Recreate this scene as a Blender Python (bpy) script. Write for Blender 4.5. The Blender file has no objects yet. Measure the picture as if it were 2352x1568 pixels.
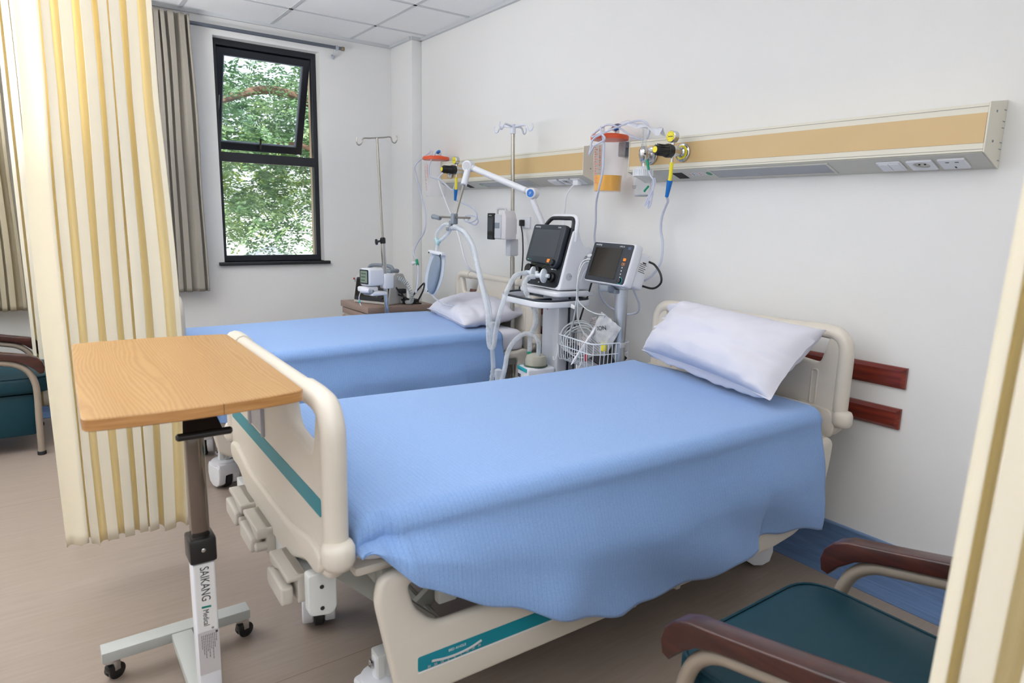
import bpy, bmesh, math, random
from mathutils import Vector, Matrix, geometry, noise
random.seed(7)
S = bpy.context.scene
COL = S.collection
PI = math.pi
V = Vector

# ------------------------------------------------------------------ materials
def lin(c):
    return tuple(((x/255)/12.92 if x/255 <= .04045 else ((x/255+.055)/1.055)**2.4) for x in c)
MATS = {}
def mat(name, rgb, rough=.5, metal=0, spec=.5, var=0, vscale=6, bump=0, bscale=80, stretch=None,
        trans=0, coat=0, emit=0, sheen=0, subs=0, edge=.45):
    m = bpy.data.materials.new(name); m.use_nodes = True
    nt = m.node_tree; N = nt.nodes; L = nt.links
    b = N['Principled BSDF']
    c = (*lin(rgb), 1)
    b.inputs['Base Color'].default_value = c
    b.inputs['Roughness'].default_value = rough
    b.inputs['Metallic'].default_value = metal
    b.inputs['Specular IOR Level'].default_value = spec
    b.inputs['Coat Weight'].default_value = coat
    b.inputs['Sheen Weight'].default_value = sheen
    if emit:
        b.inputs['Emission Color'].default_value = c
        b.inputs['Emission Strength'].default_value = emit
    tc = N.new('ShaderNodeTexCoord'); mp = N.new('ShaderNodeMapping')
    L.new(tc.outputs['Object'], mp.inputs[0])
    if stretch: mp.inputs['Scale'].default_value = stretch
    nz = N.new('ShaderNodeTexNoise'); nz.inputs['Scale'].default_value = vscale
    nz.inputs['Detail'].default_value = 6; nz.inputs['Roughness'].default_value = .6
    L.new(mp.outputs[0], nz.inputs['Vector'])
    if var:
        r = N.new('ShaderNodeValToRGB')
        r.color_ramp.elements[0].position = .3; r.color_ramp.elements[1].position = .7
        lo = tuple(max(0, x*(1-var)) for x in c[:3]); hi = tuple(min(1, x*(1+var)) for x in c[:3])
        r.color_ramp.elements[0].color = (*lo, 1); r.color_ramp.elements[1].color = (*hi, 1)
        L.new(nz.outputs['Fac'], r.inputs[0]); L.new(r.outputs[0], b.inputs['Base Color'])
    if bump:
        n2 = N.new('ShaderNodeTexNoise'); n2.inputs['Scale'].default_value = bscale
        n2.inputs['Detail'].default_value = 3
        L.new(mp.outputs[0], n2.inputs['Vector'])
        bp = N.new('ShaderNodeBump'); bp.inputs['Strength'].default_value = bump
        bp.inputs['Distance'].default_value = .01
        L.new(n2.outputs['Fac'], bp.inputs['Height']); L.new(bp.outputs[0], b.inputs['Normal'])
    if trans:
        # thin clear plastic: part of the light passes straight through
        tr = N.new('ShaderNodeBsdfTransparent'); tr.inputs[0].default_value = (*[.25+.75*x for x in c[:3]], 1)
        mx = N.new('ShaderNodeMixShader')
        lw = N.new('ShaderNodeLayerWeight'); lw.inputs[0].default_value = .35
        mr = N.new('ShaderNodeMapRange'); mr.inputs[3].default_value = 1-trans; mr.inputs[4].default_value = min(1, 1-trans+edge)
        L.new(lw.outputs['Facing'], mr.inputs[0]); L.new(mr.outputs[0], mx.inputs[0])
        L.new(tr.outputs[0], mx.inputs[1]); L.new(b.outputs[0], mx.inputs[2])
        L.new(mx.outputs[0], N['Material Output'].inputs[0])
    MATS[name] = m
    return m

M = {}
M['wall'] = mat('wall_paint', (231, 231, 230), .75, spec=.2, var=.012, vscale=1.5, bump=.03, bscale=150)
M['ceil'] = mat('ceiling_tile', (236, 237, 238), .9, spec=.1, var=.03, vscale=140, bump=.12, bscale=120)
M['tbar'] = mat('ceiling_grid_metal', (196, 199, 202), .5)
M['cove'] = mat('blue_vinyl', (98, 124, 162), .45, var=.22, vscale=6, stretch=(.6, 14, 14))
M['cove2'] = mat('blue_vinyl_back', (98, 124, 162), .45, var=.22, vscale=6, stretch=(14, .6, 14))
M['abs'] = mat('ivory_moulded_plastic', (214, 207, 195), .35, spec=.45, var=.012, vscale=3)
M['absg'] = mat('grey_crank_plastic', (186, 181, 172), .45, bump=.03, bscale=400)
M['teal'] = mat('teal_inlay', (0, 132, 150), .4, var=.08, vscale=5)
M['steelw'] = mat('white_coated_steel', (208, 211, 210), .4)
M['steelg'] = mat('grey_coated_steel', (172, 175, 171), .45)
M['black'] = mat('black_plastic', (22, 22, 24), .35)
M['rubber'] = mat('black_rubber', (26, 26, 28), .65)
M['chrome'] = mat('chrome', (200, 200, 202), .12, metal=1)
M['chromed'] = mat('chrome_painted_reflection', (132, 124, 118), .1, metal=1, var=.12, vscale=5, stretch=(1, 1, .4))  # darker chrome colour stands for the brown floor mirrored in the column
M['steel'] = mat('brushed_steel', (176, 172, 164), .28, metal=1, var=.05, vscale=60)
M['alu'] = mat('aluminium', (196, 201, 208), .38, metal=.85)
M['sheet'] = mat('white_sheet_cotton', (226, 226, 236), .85, spec=.1, bump=.05, bscale=300, sheen=.1)
M['pillow'] = mat('white_pillowcase_cotton', (214, 214, 225), .85, spec=.1, bump=.05, bscale=220, sheen=.1)
M['matt'] = mat('mattress_cover', (206, 204, 210), .7)
M['frame'] = mat('black_window_frame', (26, 29, 36), .4)
M['sill'] = mat('black_window_sill', (24, 24, 28), .5)
M['grey'] = mat('grey_plastic', (128, 136, 146), .5)
M['greyl'] = mat('light_grey_plastic', (196, 198, 203), .45)
M['white'] = mat('white_plastic', (226, 228, 234), .4)
M['navy'] = mat('dark_navy_plastic', (34, 41, 52), .4)
M['navy2'] = mat('near_black_navy_plastic', (20, 24, 31), .45)
M['screen'] = mat('switched_off_screen', (70, 75, 80), .22, spec=.5)
M['screen2'] = mat('brown_black_screen', (36, 32, 29), .08, spec=.6)
M['lcd'] = mat('green_lcd', (122, 138, 122), .3)
M['orange'] = mat('orange_key', (246, 140, 20), .45)
M['tealring'] = mat('teal_dial_ring', (40, 170, 180), .4)
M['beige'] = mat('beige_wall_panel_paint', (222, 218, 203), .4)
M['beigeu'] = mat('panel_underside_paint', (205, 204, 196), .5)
M['tan'] = mat('tan_panel_strip', (205, 175, 125), .35, var=.03, vscale=2)
M['diff'] = mat('lamp_diffuser', (156, 160, 167), .3, var=.05, vscale=20)
M['sock'] = mat('socket_white', (230, 232, 238), .35)
M['dark'] = mat('dark_hole', (26, 26, 26), .7)
M['yellow'] = mat('yellow_plastic', (238, 222, 50), .4)
M['blue'] = mat('blue_plastic', (10, 108, 190), .4)
M['green'] = mat('green_plastic', (10, 140, 105), .4)
M['red'] = mat('red_plastic', (178, 30, 40), .4)
M['orlid'] = mat('orange_lid', (226, 88, 48), .4)
M['clear'] = mat('clear_plastic', (254, 254, 255), .12, trans=.96, edge=.16)
M['clearb'] = mat('clear_bottle', (244, 246, 248), .12, trans=.9, edge=.4)
M['clearh'] = mat('clear_hose', (240, 244, 248), .25, trans=.68)
M['tubeb'] = mat('clear_blue_tube', (220, 225, 242), .25, trans=.3)
M['filter'] = mat('milky_filter', (222, 229, 236), .3, trans=.12)
M['urine'] = mat('yellow_fluid', (236, 172, 0), .2)
M['print'] = mat('red_print', (222, 110, 80), .6)
M['ink'] = mat('dark_ink', (52, 56, 60), .6)
M['inkw'] = mat('white_ink', (214, 218, 222), .6)
M['inkg'] = mat('green_ink', (10, 128, 112), .6)
M['label'] = mat('grey_label', (196, 192, 194), .6)
M['labelp'] = mat('white_label', (228, 229, 230), .55)
M['bag'] = mat('grey_silicone_bag', (128, 140, 156), .5)
M['bagc'] = mat('frosted_bag_shell', (205, 214, 224), .35, trans=.25)
M['cable'] = mat('pale_grey_cable', (196, 201, 204), .5)
M['cabled'] = mat('grey_cable', (120, 126, 128), .5)
M['wire'] = mat('white_coated_wire', (226, 232, 240), .35)
M['brownlam'] = mat('brown_laminate', (150, 128, 116), .5, var=.05, vscale=5, stretch=(1, 8, 8))
M['tanlam'] = mat('tan_drawer_laminate', (186, 152, 126), .5, var=.04, vscale=5)
M['cream'] = mat('cream_cabinet_side', (212, 211, 202), .5)
M['teatube'] = mat('taupe_tube', (150, 138, 124), .4)
M['vinyl'] = mat('teal_vinyl', (10, 52, 64), .5, spec=.3, var=.06, vscale=3, bump=.02, bscale=500)
M['packp'] = mat('grey_foil_package', (186, 187, 190), .35, var=.12, vscale=16, bump=.5, bscale=26)
M['rod'] = mat('grey_rod', (98, 104, 114), .35, metal=.3)
M['brass'] = mat('brass_finial', (150, 138, 112), .3, metal=1)
M['roof'] = mat('grey_tiled_roof', (150, 150, 158), .8, var=.15, vscale=3, stretch=(1, 6, 1))
M['roofw'] = mat('pale_sheet_roof', (225, 222, 214), .7, var=.05, vscale=4)
M['bldg'] = mat('sandstone_wall', (205, 180, 150), .8, var=.1, vscale=3)
M['bark'] = mat('brown_bark', (124, 98, 82), .9, var=.3, vscale=8, bump=.5, bscale=20)
M['ground'] = mat('ground_paving', (190, 182, 170), .9, var=.1, vscale=1)

def graphmat(name):
    m = bpy.data.materials.new(name); m.use_nodes = True
    return m, m.node_tree.nodes, m.node_tree.links, m.node_tree.nodes['Principled BSDF']

def ramp(N, stops):
    r = N.new('ShaderNodeValToRGB'); e = r.color_ramp.elements
    while len(e) < len(stops): e.new(.5)
    for k, (p, c) in enumerate(stops):
        e[k].position = p; e[k].color = (*lin(c), 1)
    return r

def floor_mat():
    m, N, L, b = graphmat('wood_look_vinyl')
    tc = N.new('ShaderNodeTexCoord'); mp = N.new('ShaderNodeMapping')
    mp.inputs['Scale'].default_value = (9, .55, 1)
    L.new(tc.outputs['Object'], mp.inputs[0])
    nz = N.new('ShaderNodeTexNoise'); nz.inputs['Scale'].default_value = 9; nz.inputs['Detail'].default_value = 9
    nz.inputs['Roughness'].default_value = .65
    L.new(mp.outputs[0], nz.inputs['Vector'])
    r = ramp(N, [(.2, (140, 126, 115)), (.5, (147, 133, 122)), (.8, (154, 140, 129))])
    L.new(nz.outputs['Fac'], r.inputs[0])
    # welded seams of the sheet flooring, parallel to y
    sx = N.new('ShaderNodeSeparateXYZ'); L.new(tc.outputs['Object'], sx.inputs[0])
    md = N.new('ShaderNodeMath'); md.operation = 'WRAP'; md.inputs[1].default_value = 0; md.inputs[2].default_value = 1.83
    ad = N.new('ShaderNodeMath'); ad.operation = 'ADD'; ad.inputs[1].default_value = .297
    L.new(sx.outputs[0], ad.inputs[0]); L.new(ad.outputs[0], md.inputs[0])
    lt = N.new('ShaderNodeMath'); lt.operation = 'LESS_THAN'; lt.inputs[1].default_value = .004
    L.new(md.outputs[0], lt.inputs[0])
    mx = N.new('ShaderNodeMix'); mx.data_type = 'RGBA'
    L.new(lt.outputs[0], mx.inputs[0]); L.new(r.outputs[0], mx.inputs[6]); mx.inputs[7].default_value = (*lin((128, 112, 98)), 1)
    L.new(mx.outputs[2], b.inputs['Base Color'])
    b.inputs['Roughness'].default_value = .38; b.inputs['Specular IOR Level'].default_value = .4
    bp = N.new('ShaderNodeBump'); bp.inputs['Strength'].default_value = .015; bp.inputs['Distance'].default_value = .01
    L.new(nz.outputs['Fac'], bp.inputs['Height']); L.new(bp.outputs[0], b.inputs['Normal'])
    return m
M['floor'] = floor_mat()

def oak_mat():
    m, N, L, b = graphmat('oak_laminate')
    tc = N.new('ShaderNodeTexCoord'); mp = N.new('ShaderNodeMapping')
    mp.inputs['Scale'].default_value = (.12, 1, 1); mp.inputs['Rotation'].default_value = (0, 0, math.radians(7))
    L.new(tc.outputs['Object'], mp.inputs[0])
    n0 = N.new('ShaderNodeTexNoise'); n0.inputs['Scale'].default_value = 5.5; n0.inputs['Detail'].default_value = 3
    L.new(mp.outputs[0], n0.inputs['Vector'])
    sc = N.new('ShaderNodeVectorMath'); sc.operation = 'MULTIPLY_ADD'
    sc.inputs[1].default_value = (.16, .16, .16)
    L.new(n0.outputs['Color'], sc.inputs[0]); L.new(mp.outputs[0], sc.inputs[2])
    w = N.new('ShaderNodeTexWave'); w.wave_type = 'BANDS'; w.bands_direction = 'Y'
    w.inputs['Scale'].default_value = 46; w.inputs['Distortion'].default_value = 3.0
    w.inputs['Detail'].default_value = 3; w.inputs['Detail Scale'].default_value = 2.5
    L.new(sc.outputs[0], w.inputs['Vector'])
    r = ramp(N, [(.0, (158, 116, 66)), (.5, (172, 131, 78)), (1, (182, 142, 90))])
    L.new(w.outputs['Fac'], r.inputs[0])
    n2 = N.new('ShaderNodeTexNoise'); n2.inputs['Scale'].default_value = 3.2; n2.inputs['Detail'].default_value = 2
    mp2 = N.new('ShaderNodeMapping'); mp2.inputs['Scale'].default_value = (.25, 3.5, 1)
    L.new(tc.outputs['Object'], mp2.inputs[0]); L.new(mp2.outputs[0], n2.inputs['Vector'])
    mx = N.new('ShaderNodeMix'); mx.data_type = 'RGBA'; mx.blend_type = 'MIX'
    r2 = ramp(N, [(.3, (164, 122, 70)), (.7, (182, 144, 94))])
    L.new(n2.outputs['Fac'], r2.inputs[0])
    mx.inputs[0].default_value = .45
    L.new(r.outputs[0], mx.inputs[6]); L.new(r2.outputs[0], mx.inputs[7])
    L.new(mx.outputs[2], b.inputs['Base Color'])
    b.inputs['Roughness'].default_value = .4
    return m
M['oak'] = oak_mat()

def grain_mat(name, dark, mid, light, scale, stretch, rough=.3):
    m, N, L, b = graphmat(name)
    tc = N.new('ShaderNodeTexCoord'); mp = N.new('ShaderNodeMapping'); mp.inputs['Scale'].default_value = stretch
    L.new(tc.outputs['Object'], mp.inputs[0])
    nz = N.new('ShaderNodeTexNoise'); nz.inputs['Scale'].default_value = scale; nz.inputs['Detail'].default_value = 7
    L.new(mp.outputs[0], nz.inputs['Vector'])
    r = ramp(N, [(.3, dark), (.5, mid), (.72, light)])
    L.new(nz.outputs['Fac'], r.inputs[0]); L.new(r.outputs[0], b.inputs['Base Color'])
    b.inputs['Roughness'].default_value = rough; b.inputs['Coat Weight'].default_value = .3
    return m
M['mahog'] = grain_mat('mahogany_varnish', (84, 22, 14), (112, 34, 20), (138, 52, 32), 5, (1.2, 14, 14))
M['mahogd'] = grain_mat('dark_mahogany_varnish', (44, 16, 12), (58, 22, 16), (74, 32, 22), 5, (1.5, 14, 14), .35)
M['oakedge'] = grain_mat('oak_edge_band', (166, 116, 64), (180, 130, 76), (192, 144, 90), 6, (1.2, 2, 30), .45)

def blanket_mat():
    m, N, L, b = graphmat('blue_waffle_blanket')
    tc = N.new('ShaderNodeTexCoord')
    uv = N.new('ShaderNodeMapping'); L.new(tc.outputs['UV'], uv.inputs[0])
    w = N.new('ShaderNodeTexWave'); w.bands_direction = 'Y'; w.inputs['Scale'].default_value = 22
    w.inputs['Distortion'].default_value = .15
    w2 = N.new('ShaderNodeTexWave'); w2.bands_direction = 'X'; w2.inputs['Scale'].default_value = 75
    w2.inputs['Distortion'].default_value = .3
    L.new(uv.outputs[0], w.inputs[0]); L.new(uv.outputs[0], w2.inputs[0])
    nz = N.new('ShaderNodeTexNoise'); nz.inputs['Scale'].default_value = 260; nz.inputs['Detail'].default_value = 4
    L.new(tc.outputs['Object'], nz.inputs['Vector'])
    mp = N.new('ShaderNodeMath'); mp.operation = 'MULTIPLY'
    pw = N.new('ShaderNodeMath'); pw.operation = 'POWER'; pw.inputs[1].default_value = 14
    L.new(w.outputs['Fac'], pw.inputs[0]); L.new(pw.outputs[0], mp.inputs[0]); L.new(w2.outputs['Fac'], mp.inputs[1])
    sb = N.new('ShaderNodeMath'); sb.operation = 'MULTIPLY_ADD'; sb.inputs[1].default_value = -.7
    L.new(mp.outputs[0], sb.inputs[0]); L.new(nz.outputs['Fac'], sb.inputs[2])
    bp = N.new('ShaderNodeBump'); bp.inputs['Strength'].default_value = .32; bp.inputs['Distance'].default_value = .004
    L.new(sb.outputs[0], bp.inputs['Height']); L.new(bp.outputs[0], b.inputs['Normal'])
    r = ramp(N, [(.25, (126, 160, 211)), (.75, (140, 173, 221))])
    L.new(nz.outputs['Fac'], r.inputs[0])
    mx = N.new('ShaderNodeMix'); mx.data_type = 'RGBA'
    ml = N.new('ShaderNodeMath'); ml.operation = 'MULTIPLY'; ml.inputs[1].default_value = .45
    L.new(mp.outputs[0], ml.inputs[0]); L.new(ml.outputs[0], mx.inputs[0])
    L.new(r.outputs[0], mx.inputs[6]); mx.inputs[7].default_value = (*lin((104, 140, 196)), 1)
    L.new(mx.outputs[2], b.inputs['Base Color'])
    b.inputs['Roughness'].default_value = .9; b.inputs['Specular IOR Level'].default_value = .1
    b.inputs['Sheen Weight'].default_value = .25
    return m
M['blanket'] = blanket_mat()

def curtain_mat(name, rgb, tr, fac, bump=.04, shade_stripe=None):
    m, N, L, b = graphmat(name)
    if shade_stripe:
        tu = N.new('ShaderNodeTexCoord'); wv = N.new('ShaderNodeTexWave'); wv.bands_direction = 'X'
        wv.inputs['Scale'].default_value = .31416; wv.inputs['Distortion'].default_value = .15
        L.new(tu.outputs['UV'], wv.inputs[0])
        rs = ramp(N, [(.5, rgb), (.97, shade_stripe)]); L.new(wv.outputs['Fac'], rs.inputs[0])  # yellow stripe doubles as painted fold shade, peaking in every valley
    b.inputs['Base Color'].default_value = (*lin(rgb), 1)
    if shade_stripe: L.new(rs.outputs[0], b.inputs['Base Color'])
    b.inputs['Roughness'].default_value = .75; b.inputs['Specular IOR Level'].default_value = .15
    t = N.new('ShaderNodeBsdfTranslucent'); t.inputs[0].default_value = (*lin(tr), 1)
    mx = N.new('ShaderNodeMixShader'); mx.inputs[0].default_value = fac
    tc = N.new('ShaderNodeTexCoord')
    n2 = N.new('ShaderNodeTexNoise'); n2.inputs['Scale'].default_value = 60; n2.inputs['Detail'].default_value = 4
    L.new(tc.outputs['Object'], n2.inputs['Vector'])
    bp = N.new('ShaderNodeBump'); bp.inputs['Strength'].default_value = bump; bp.inputs['Distance'].default_value = .02
    L.new(n2.outputs['Fac'], bp.inputs['Height']); L.new(bp.outputs[0], b.inputs['Normal'])
    L.new(b.outputs[0], mx.inputs[1]); L.new(t.outputs[0], mx.inputs[2])
    L.new(mx.outputs[0], N['Material Output'].inputs[0])
    return m
M['curty'] = curtain_mat('pale_yellow_curtain', (250, 248, 238), (255, 242, 198), .34, shade_stripe=(252, 243, 214))
M['curtg'] = curtain_mat('taupe_curtain', (158, 152, 142), (130, 122, 110), .1)
M['curtb'] = curtain_mat('beige_curtain', (196, 186, 162), (190, 178, 150), .25)

def leaf_mat(name, c1, c2, c3):
    m, N, L, b = graphmat(name)
    tc = N.new('ShaderNodeTexCoord')
    nz = N.new('ShaderNodeTexNoise'); nz.inputs['Scale'].default_value = 2.2; nz.inputs['Detail'].default_value = 5
    L.new(tc.outputs['Object'], nz.inputs['Vector'])
    r = ramp(N, [(.3, c1), (.5, c2), (.68, c3)])
    L.new(nz.outputs['Fac'], r.inputs[0]); L.new(r.outputs[0], b.inputs['Base Color'])
    b.inputs['Roughness'].default_value = .6
    t = N.new('ShaderNodeBsdfTranslucent'); L.new(r.outputs[0], t.inputs[0])
    mx = N.new('ShaderNodeMixShader'); mx.inputs[0].default_value = .35
    L.new(b.outputs[0], mx.inputs[1]); L.new(t.outputs[0], mx.inputs[2])
    L.new(mx.outputs[0], N['Material Output'].inputs[0])
    return m
M['leaf'] = leaf_mat('feathery_leaf', (84, 118, 84), (122, 156, 112), (176, 200, 146))
M['leaf2'] = leaf_mat('bright_leaf', (92, 130, 66), (140, 170, 84), (190, 206, 120))

def glass_mat():
    m, N, L, b = graphmat('window_glass')
    t = N.new('ShaderNodeBsdfTransparent'); t.inputs[0].default_value = (.93, .95, .95, 1)
    g = N.new('ShaderNodeBsdfGlossy'); g.inputs['Roughness'].default_value = .02
    fr = N.new('ShaderNodeFresnel'); fr.inputs[0].default_value = 1.45
    mx = N.new('ShaderNodeMixShader')
    L.new(fr.outputs[0], mx.inputs[0]); L.new(t.outputs[0], mx.inputs[1]); L.new(g.outputs[0], mx.inputs[2])
    L.new(mx.outputs[0], N['Material Output'].inputs[0])
    return m
M['glass'] = glass_mat()

# ------------------------------------------------------------------ geometry
class G:
    def __init__(s): s.v = []; s.f = []; s.m = []; s.uv = None
    def add(s, vs, fs, mi=0, T=None):
        b = len(s.v)
        for p in vs:
            p = V(p); s.v.append(T @ p if T else p)
        for f in fs:
            s.f.append(tuple(b+i for i in f)); s.m.append(mi)
        return s
    def box(s, c, d, r=0, seg=2, T=None, mi=0):
        bm = bmesh.new(); bmesh.ops.create_cube(bm, size=1)
        for v in bm.verts: v.co = V((v.co.x*d[0]+c[0], v.co.y*d[1]+c[1], v.co.z*d[2]+c[2]))
        if r: bmesh.ops.bevel(bm, geom=bm.edges[:], offset=min(r, .49*min(d)), segments=seg, affect='EDGES', profile=.5)
        bm.verts.index_update()
        s.add([v.co for v in bm.verts], [[v.index for v in f.verts] for f in bm.faces], mi, T); bm.free(); return s
    def lathe(s, prof, p0=(0, 0, 0), ax=(0, 0, 1), n=20, mi=0, T=None, caps=True):
        a = V(ax).normalized(); q = a.to_track_quat('Z', 'Y'); p0 = V(p0)
        vs, fs = [], []
        for (t, r) in prof:
            for k in range(n):
                an = 2*PI*k/n
                vs.append(p0 + q @ V((r*math.cos(an), r*math.sin(an), t)))
        for i in range(len(prof)-1):
            for k in range(n):
                a0 = i*n+k; a1 = i*n+(k+1) % n
                fs.append((a0, a1, a1+n, a0+n))
        if caps:
            fs.append(tuple(reversed(range(n)))); fs.append(tuple((len(prof)-1)*n+k for k in range(n)))
        return s.add(vs, fs, mi, T)
    def cyl(s, a, b, r, r2=None, n=16, bev=0, mi=0, T=None):
        a = V(a); b = V(b); h = (b-a).length; r2 = r if r2 is None else r2
        pr = [(0, r-bev), (bev, r), (h-bev, r2), (h, r2-bev)] if bev else [(0, r), (h, r2)]
        return s.lathe(pr, a, b-a, n, mi, T)
    def ball(s, c, r, n=14, mi=0, sc=(1, 1, 1), T=None):
        vs, fs = [], []; m = n//2
        for i in range(m+1):
            th = PI*i/m
            for k in range(n):
                an = 2*PI*k/n
                vs.append((c[0]+r*sc[0]*math.sin(th)*math.cos(an), c[1]+r*sc[1]*math.sin(th)*math.sin(an), c[2]+r*sc[2]*math.cos(th)))
        for i in range(m):
            for k in range(n):
                fs.append((i*n+k, (i+1)*n+k, (i+1)*n+(k+1) % n, i*n+(k+1) % n))
        return s.add(vs, fs, mi, T)
    def tube(s, pts, r, n=8, closed=False, sub=6, mi=0, T=None, caps=True):
        P = crom(pts, sub, closed) if sub > 1 else [V(p) for p in pts]
        R = r if callable(r) else (lambda u: r)
        m = len(P); vs, fs = [], []
        tn = []
        for i in range(m):
            a = P[(i-1) % m] if (closed or i > 0) else P[0]
            b = P[(i+1) % m] if (closed or i < m-1) else P[-1]
            tn.append((b-a).normalized() if (b-a).length > 1e-9 else V((0, 0, 1)))
        up = V((0, 0, 1)) if abs(tn[0].z) < .9 else V((1, 0, 0))
        nr = (up - tn[0]*up.dot(tn[0])).normalized()
        acc = 0
        for i in range(m):
            if i:
                nr = (nr - tn[i]*nr.dot(tn[i]))
                nr = nr.normalized() if nr.length > 1e-6 else tn[i].orthogonal().normalized()
                acc += (P[i]-P[i-1]).length
            bi = tn[i].cross(nr); rr = R(acc)
            for k in range(n):
                an = 2*PI*k/n
                vs.append(P[i] + nr*(rr*math.cos(an)) + bi*(rr*math.sin(an)))
        for i in range(m if closed else m-1):
            for k in range(n):
                a0 = i*n+k; a1 = i*n+(k+1) % n; j = ((i+1) % m)*n
                fs.append((a0, a1, j+(k+1) % n, j+k))
        if caps and not closed:
            fs.append(tuple(reversed(range(n)))); fs.append(tuple((m-1)*n+k for k in range(n)))
        return s.add(vs, fs, mi, T)
    def plate(s, outer, holes=(), w0=0, w1=.02, r=0, T=None, mi=0, k=3):
        """outline in u,v extruded along w from w0 to w1, edges rounded by r; holes cut through"""
        def area(l): return sum(l[i-1][0]*l[i][1]-l[i][0]*l[i-1][1] for i in range(len(l)))/2
        outer = list(outer); outer = outer if area(outer) > 0 else outer[::-1]
        hs = []
        for h in holes:
            h = list(h); hs.append(h[::-1] if area(h) > 0 else h)
        loops = [outer]+hs
        lay = [(0, w0), (0, w1)]
        if r:
            lay = [(r*(1-math.sin(PI/2*i/k)), w0+r*(1-math.cos(PI/2*i/k))) for i in range(k+1)]
            lay += [(d, w1-(w-w0)) for d, w in reversed(lay)]
        vs, fs = [], []
        def inset(l, d):
            out = []; n = len(l)
            for i in range(n):
                a = V((*l[i-1], 0)); b = V((*l[i], 0)); c = V((*l[(i+1) % n], 0))
                e1 = (b-a); e2 = (c-b)
                if e1.length < 1e-9: e1 = e2
                if e2.length < 1e-9: e2 = e1
                e1.normalize(); e2.normalize()
                n1 = V((-e1.y, e1.x, 0)); n2 = V((-e2.y, e2.x, 0)); nn = n1+n2
                if nn.length < 1e-6: nn = n1
                nn.normalize(); co = max(.5, nn.dot(n1))
                out.append((b.x+nn.x*d/co, b.y+nn.y*d/co))
            return out
        off = 0; capi = [[], []]
        base = []
        for l in loops:
            n = len(l); st = len(vs)
            for d, w in lay:
                for p in inset(l, d): vs.append((p[0], p[1], w))
            for i in range(len(lay)-1):
                for q in range(n):
                    a0 = st+i*n+q; a1 = st+i*n+(q+1) % n
                    fs.append((a0, a1, a1+n, a0+n))
            capi[0].append([st+q for q in range(n)]); capi[1].append([st+(len(lay)-1)*n+q for q in range(n)])
        for ci, idx in enumerate(capi):
            flat = [i for l in idx for i in l]
            tri = geometry.tessellate_polygon([[V((vs[i][0], vs[i][1], 0)) for i in l] for l in idx])
            for t in tri:
                q = [flat[i] for i in t]
                ar = (V(vs[q[1]])-V(vs[q[0]])).cross(V(vs[q[2]])-V(vs[q[0]])).z
                if (ar > 0) != (ci == 1): q = q[::-1]
                fs.append(tuple(q))
        return s.add(vs, fs, mi, T)
    def sheet(s, fn, nu, nv, mi=0, T=None, uv=None):
        vs = [fn(i/nu, j/nv) for j in range(nv+1) for i in range(nu+1)]
        fs = []
        for j in range(nv):
            for i in range(nu):
                a = j*(nu+1)+i; fs.append((a, a+1, a+nu+2, a+nu+1))
        if uv: s.uv = [uv(i/nu, j/nv) for j in range(nv+1) for i in range(nu+1)]
        return s.add(vs, fs, mi, T)

def crom(pts, sub, closed=False):
    P = [V(p) for p in pts]; n = len(P); out = []
    rng = range(n) if closed else range(n-1)
    for i in rng:
        p1 = P[i]; p2 = P[(i+1) % n]
        p0 = P[i-1] if (closed or i > 0) else p1*2-p2
        p3 = P[(i+2) % n] if (closed or i < n-2) else p2*2-p1
        for k in range(sub):
            t = k/sub; t2 = t*t; t3 = t2*t
            out.append(.5*((2*p1)+(p2-p0)*t+(2*p0-5*p1+4*p2-p3)*t2+(3*p1-p0-3*p2+p3)*t3))
    if not closed: out.append(P[-1])
    return out

def rnd(pts, r, k=5):
    """round the corners of a polygon; r one number or one per corner"""
    n = len(pts); out = []
    for i in range(n):
        a = V((*pts[i-1], 0)); b = V((*pts[i], 0)); c = V((*pts[(i+1) % n], 0))
        rr = r[i] if isinstance(r, (list, tuple)) else r
        if rr <= 0: out.append((b.x, b.y)); continue
        d1 = (a-b); d2 = (c-b); l1 = d1.length; l2 = d2.length; d1.normalize(); d2.normalize()
        q = min(rr, .48*l1, .48*l2)
        s0 = b+d1*q; s1 = b+d2*q
        for j in range(k+1):
            t = j/k; p = s0*(1-t)**2 + b*2*t*(1-t) + s1*t*t
            out.append((p.x, p.y))
    return out
def rect(x0, y0, x1, y1, r=0, k=5):
    p = [(x0, y0), (x1, y0), (x1, y1), (x0, y1)]
    return rnd(p, r, k) if r else p

def frameT(o, u, v):
    """matrix taking (u,v,w) to o + u*U + v*V + w*(U x V)"""
    u = V(u).normalized(); v = V(v); v = (v-u*v.dot(u)).normalized(); w = u.cross(v)
    m = Matrix((u, v, w)).transposed().to_4x4(); m.translation = V(o)
    return m

ROOT = {}
def mkmesh(name, g, mats, smooth=35, T=None):
    me = bpy.data.meshes.new(name)
    vs = [T @ p for p in g.v] if T else g.v
    me.from_pydata([tuple(p) for p in vs], [], g.f)
    ms = mats if isinstance(mats, (list, tuple)) else [mats]
    for m in ms: me.materials.append(M[m] if isinstance(m, str) else m)
    me.polygons.foreach_set('material_index', g.m)
    if g.uv:
        ul = me.uv_layers.new(name='UVMap')
        for lp in me.loops: ul.data[lp.index].uv = g.uv[lp.vertex_index]
    me.update()
    bm = bmesh.new(); bm.from_mesh(me)
    bmesh.ops.remove_doubles(bm, verts=bm.verts, dist=1e-6)
    bmesh.ops.recalc_face_normals(bm, faces=bm.faces)
    bm.to_mesh(me); bm.free()
    me.polygons.foreach_set('use_smooth', [True]*len(me.polygons))
    if smooth < 180: me.set_sharp_from_angle(angle=math.radians(smooth))
    me.update()
    return me
def tag(o, label=None, cat=None, group=None, kind=None):
    if label: o['label'] = label
    if cat: o['category'] = cat
    if group: o['group'] = group
    if kind: o['kind'] = kind
    return o
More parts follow.
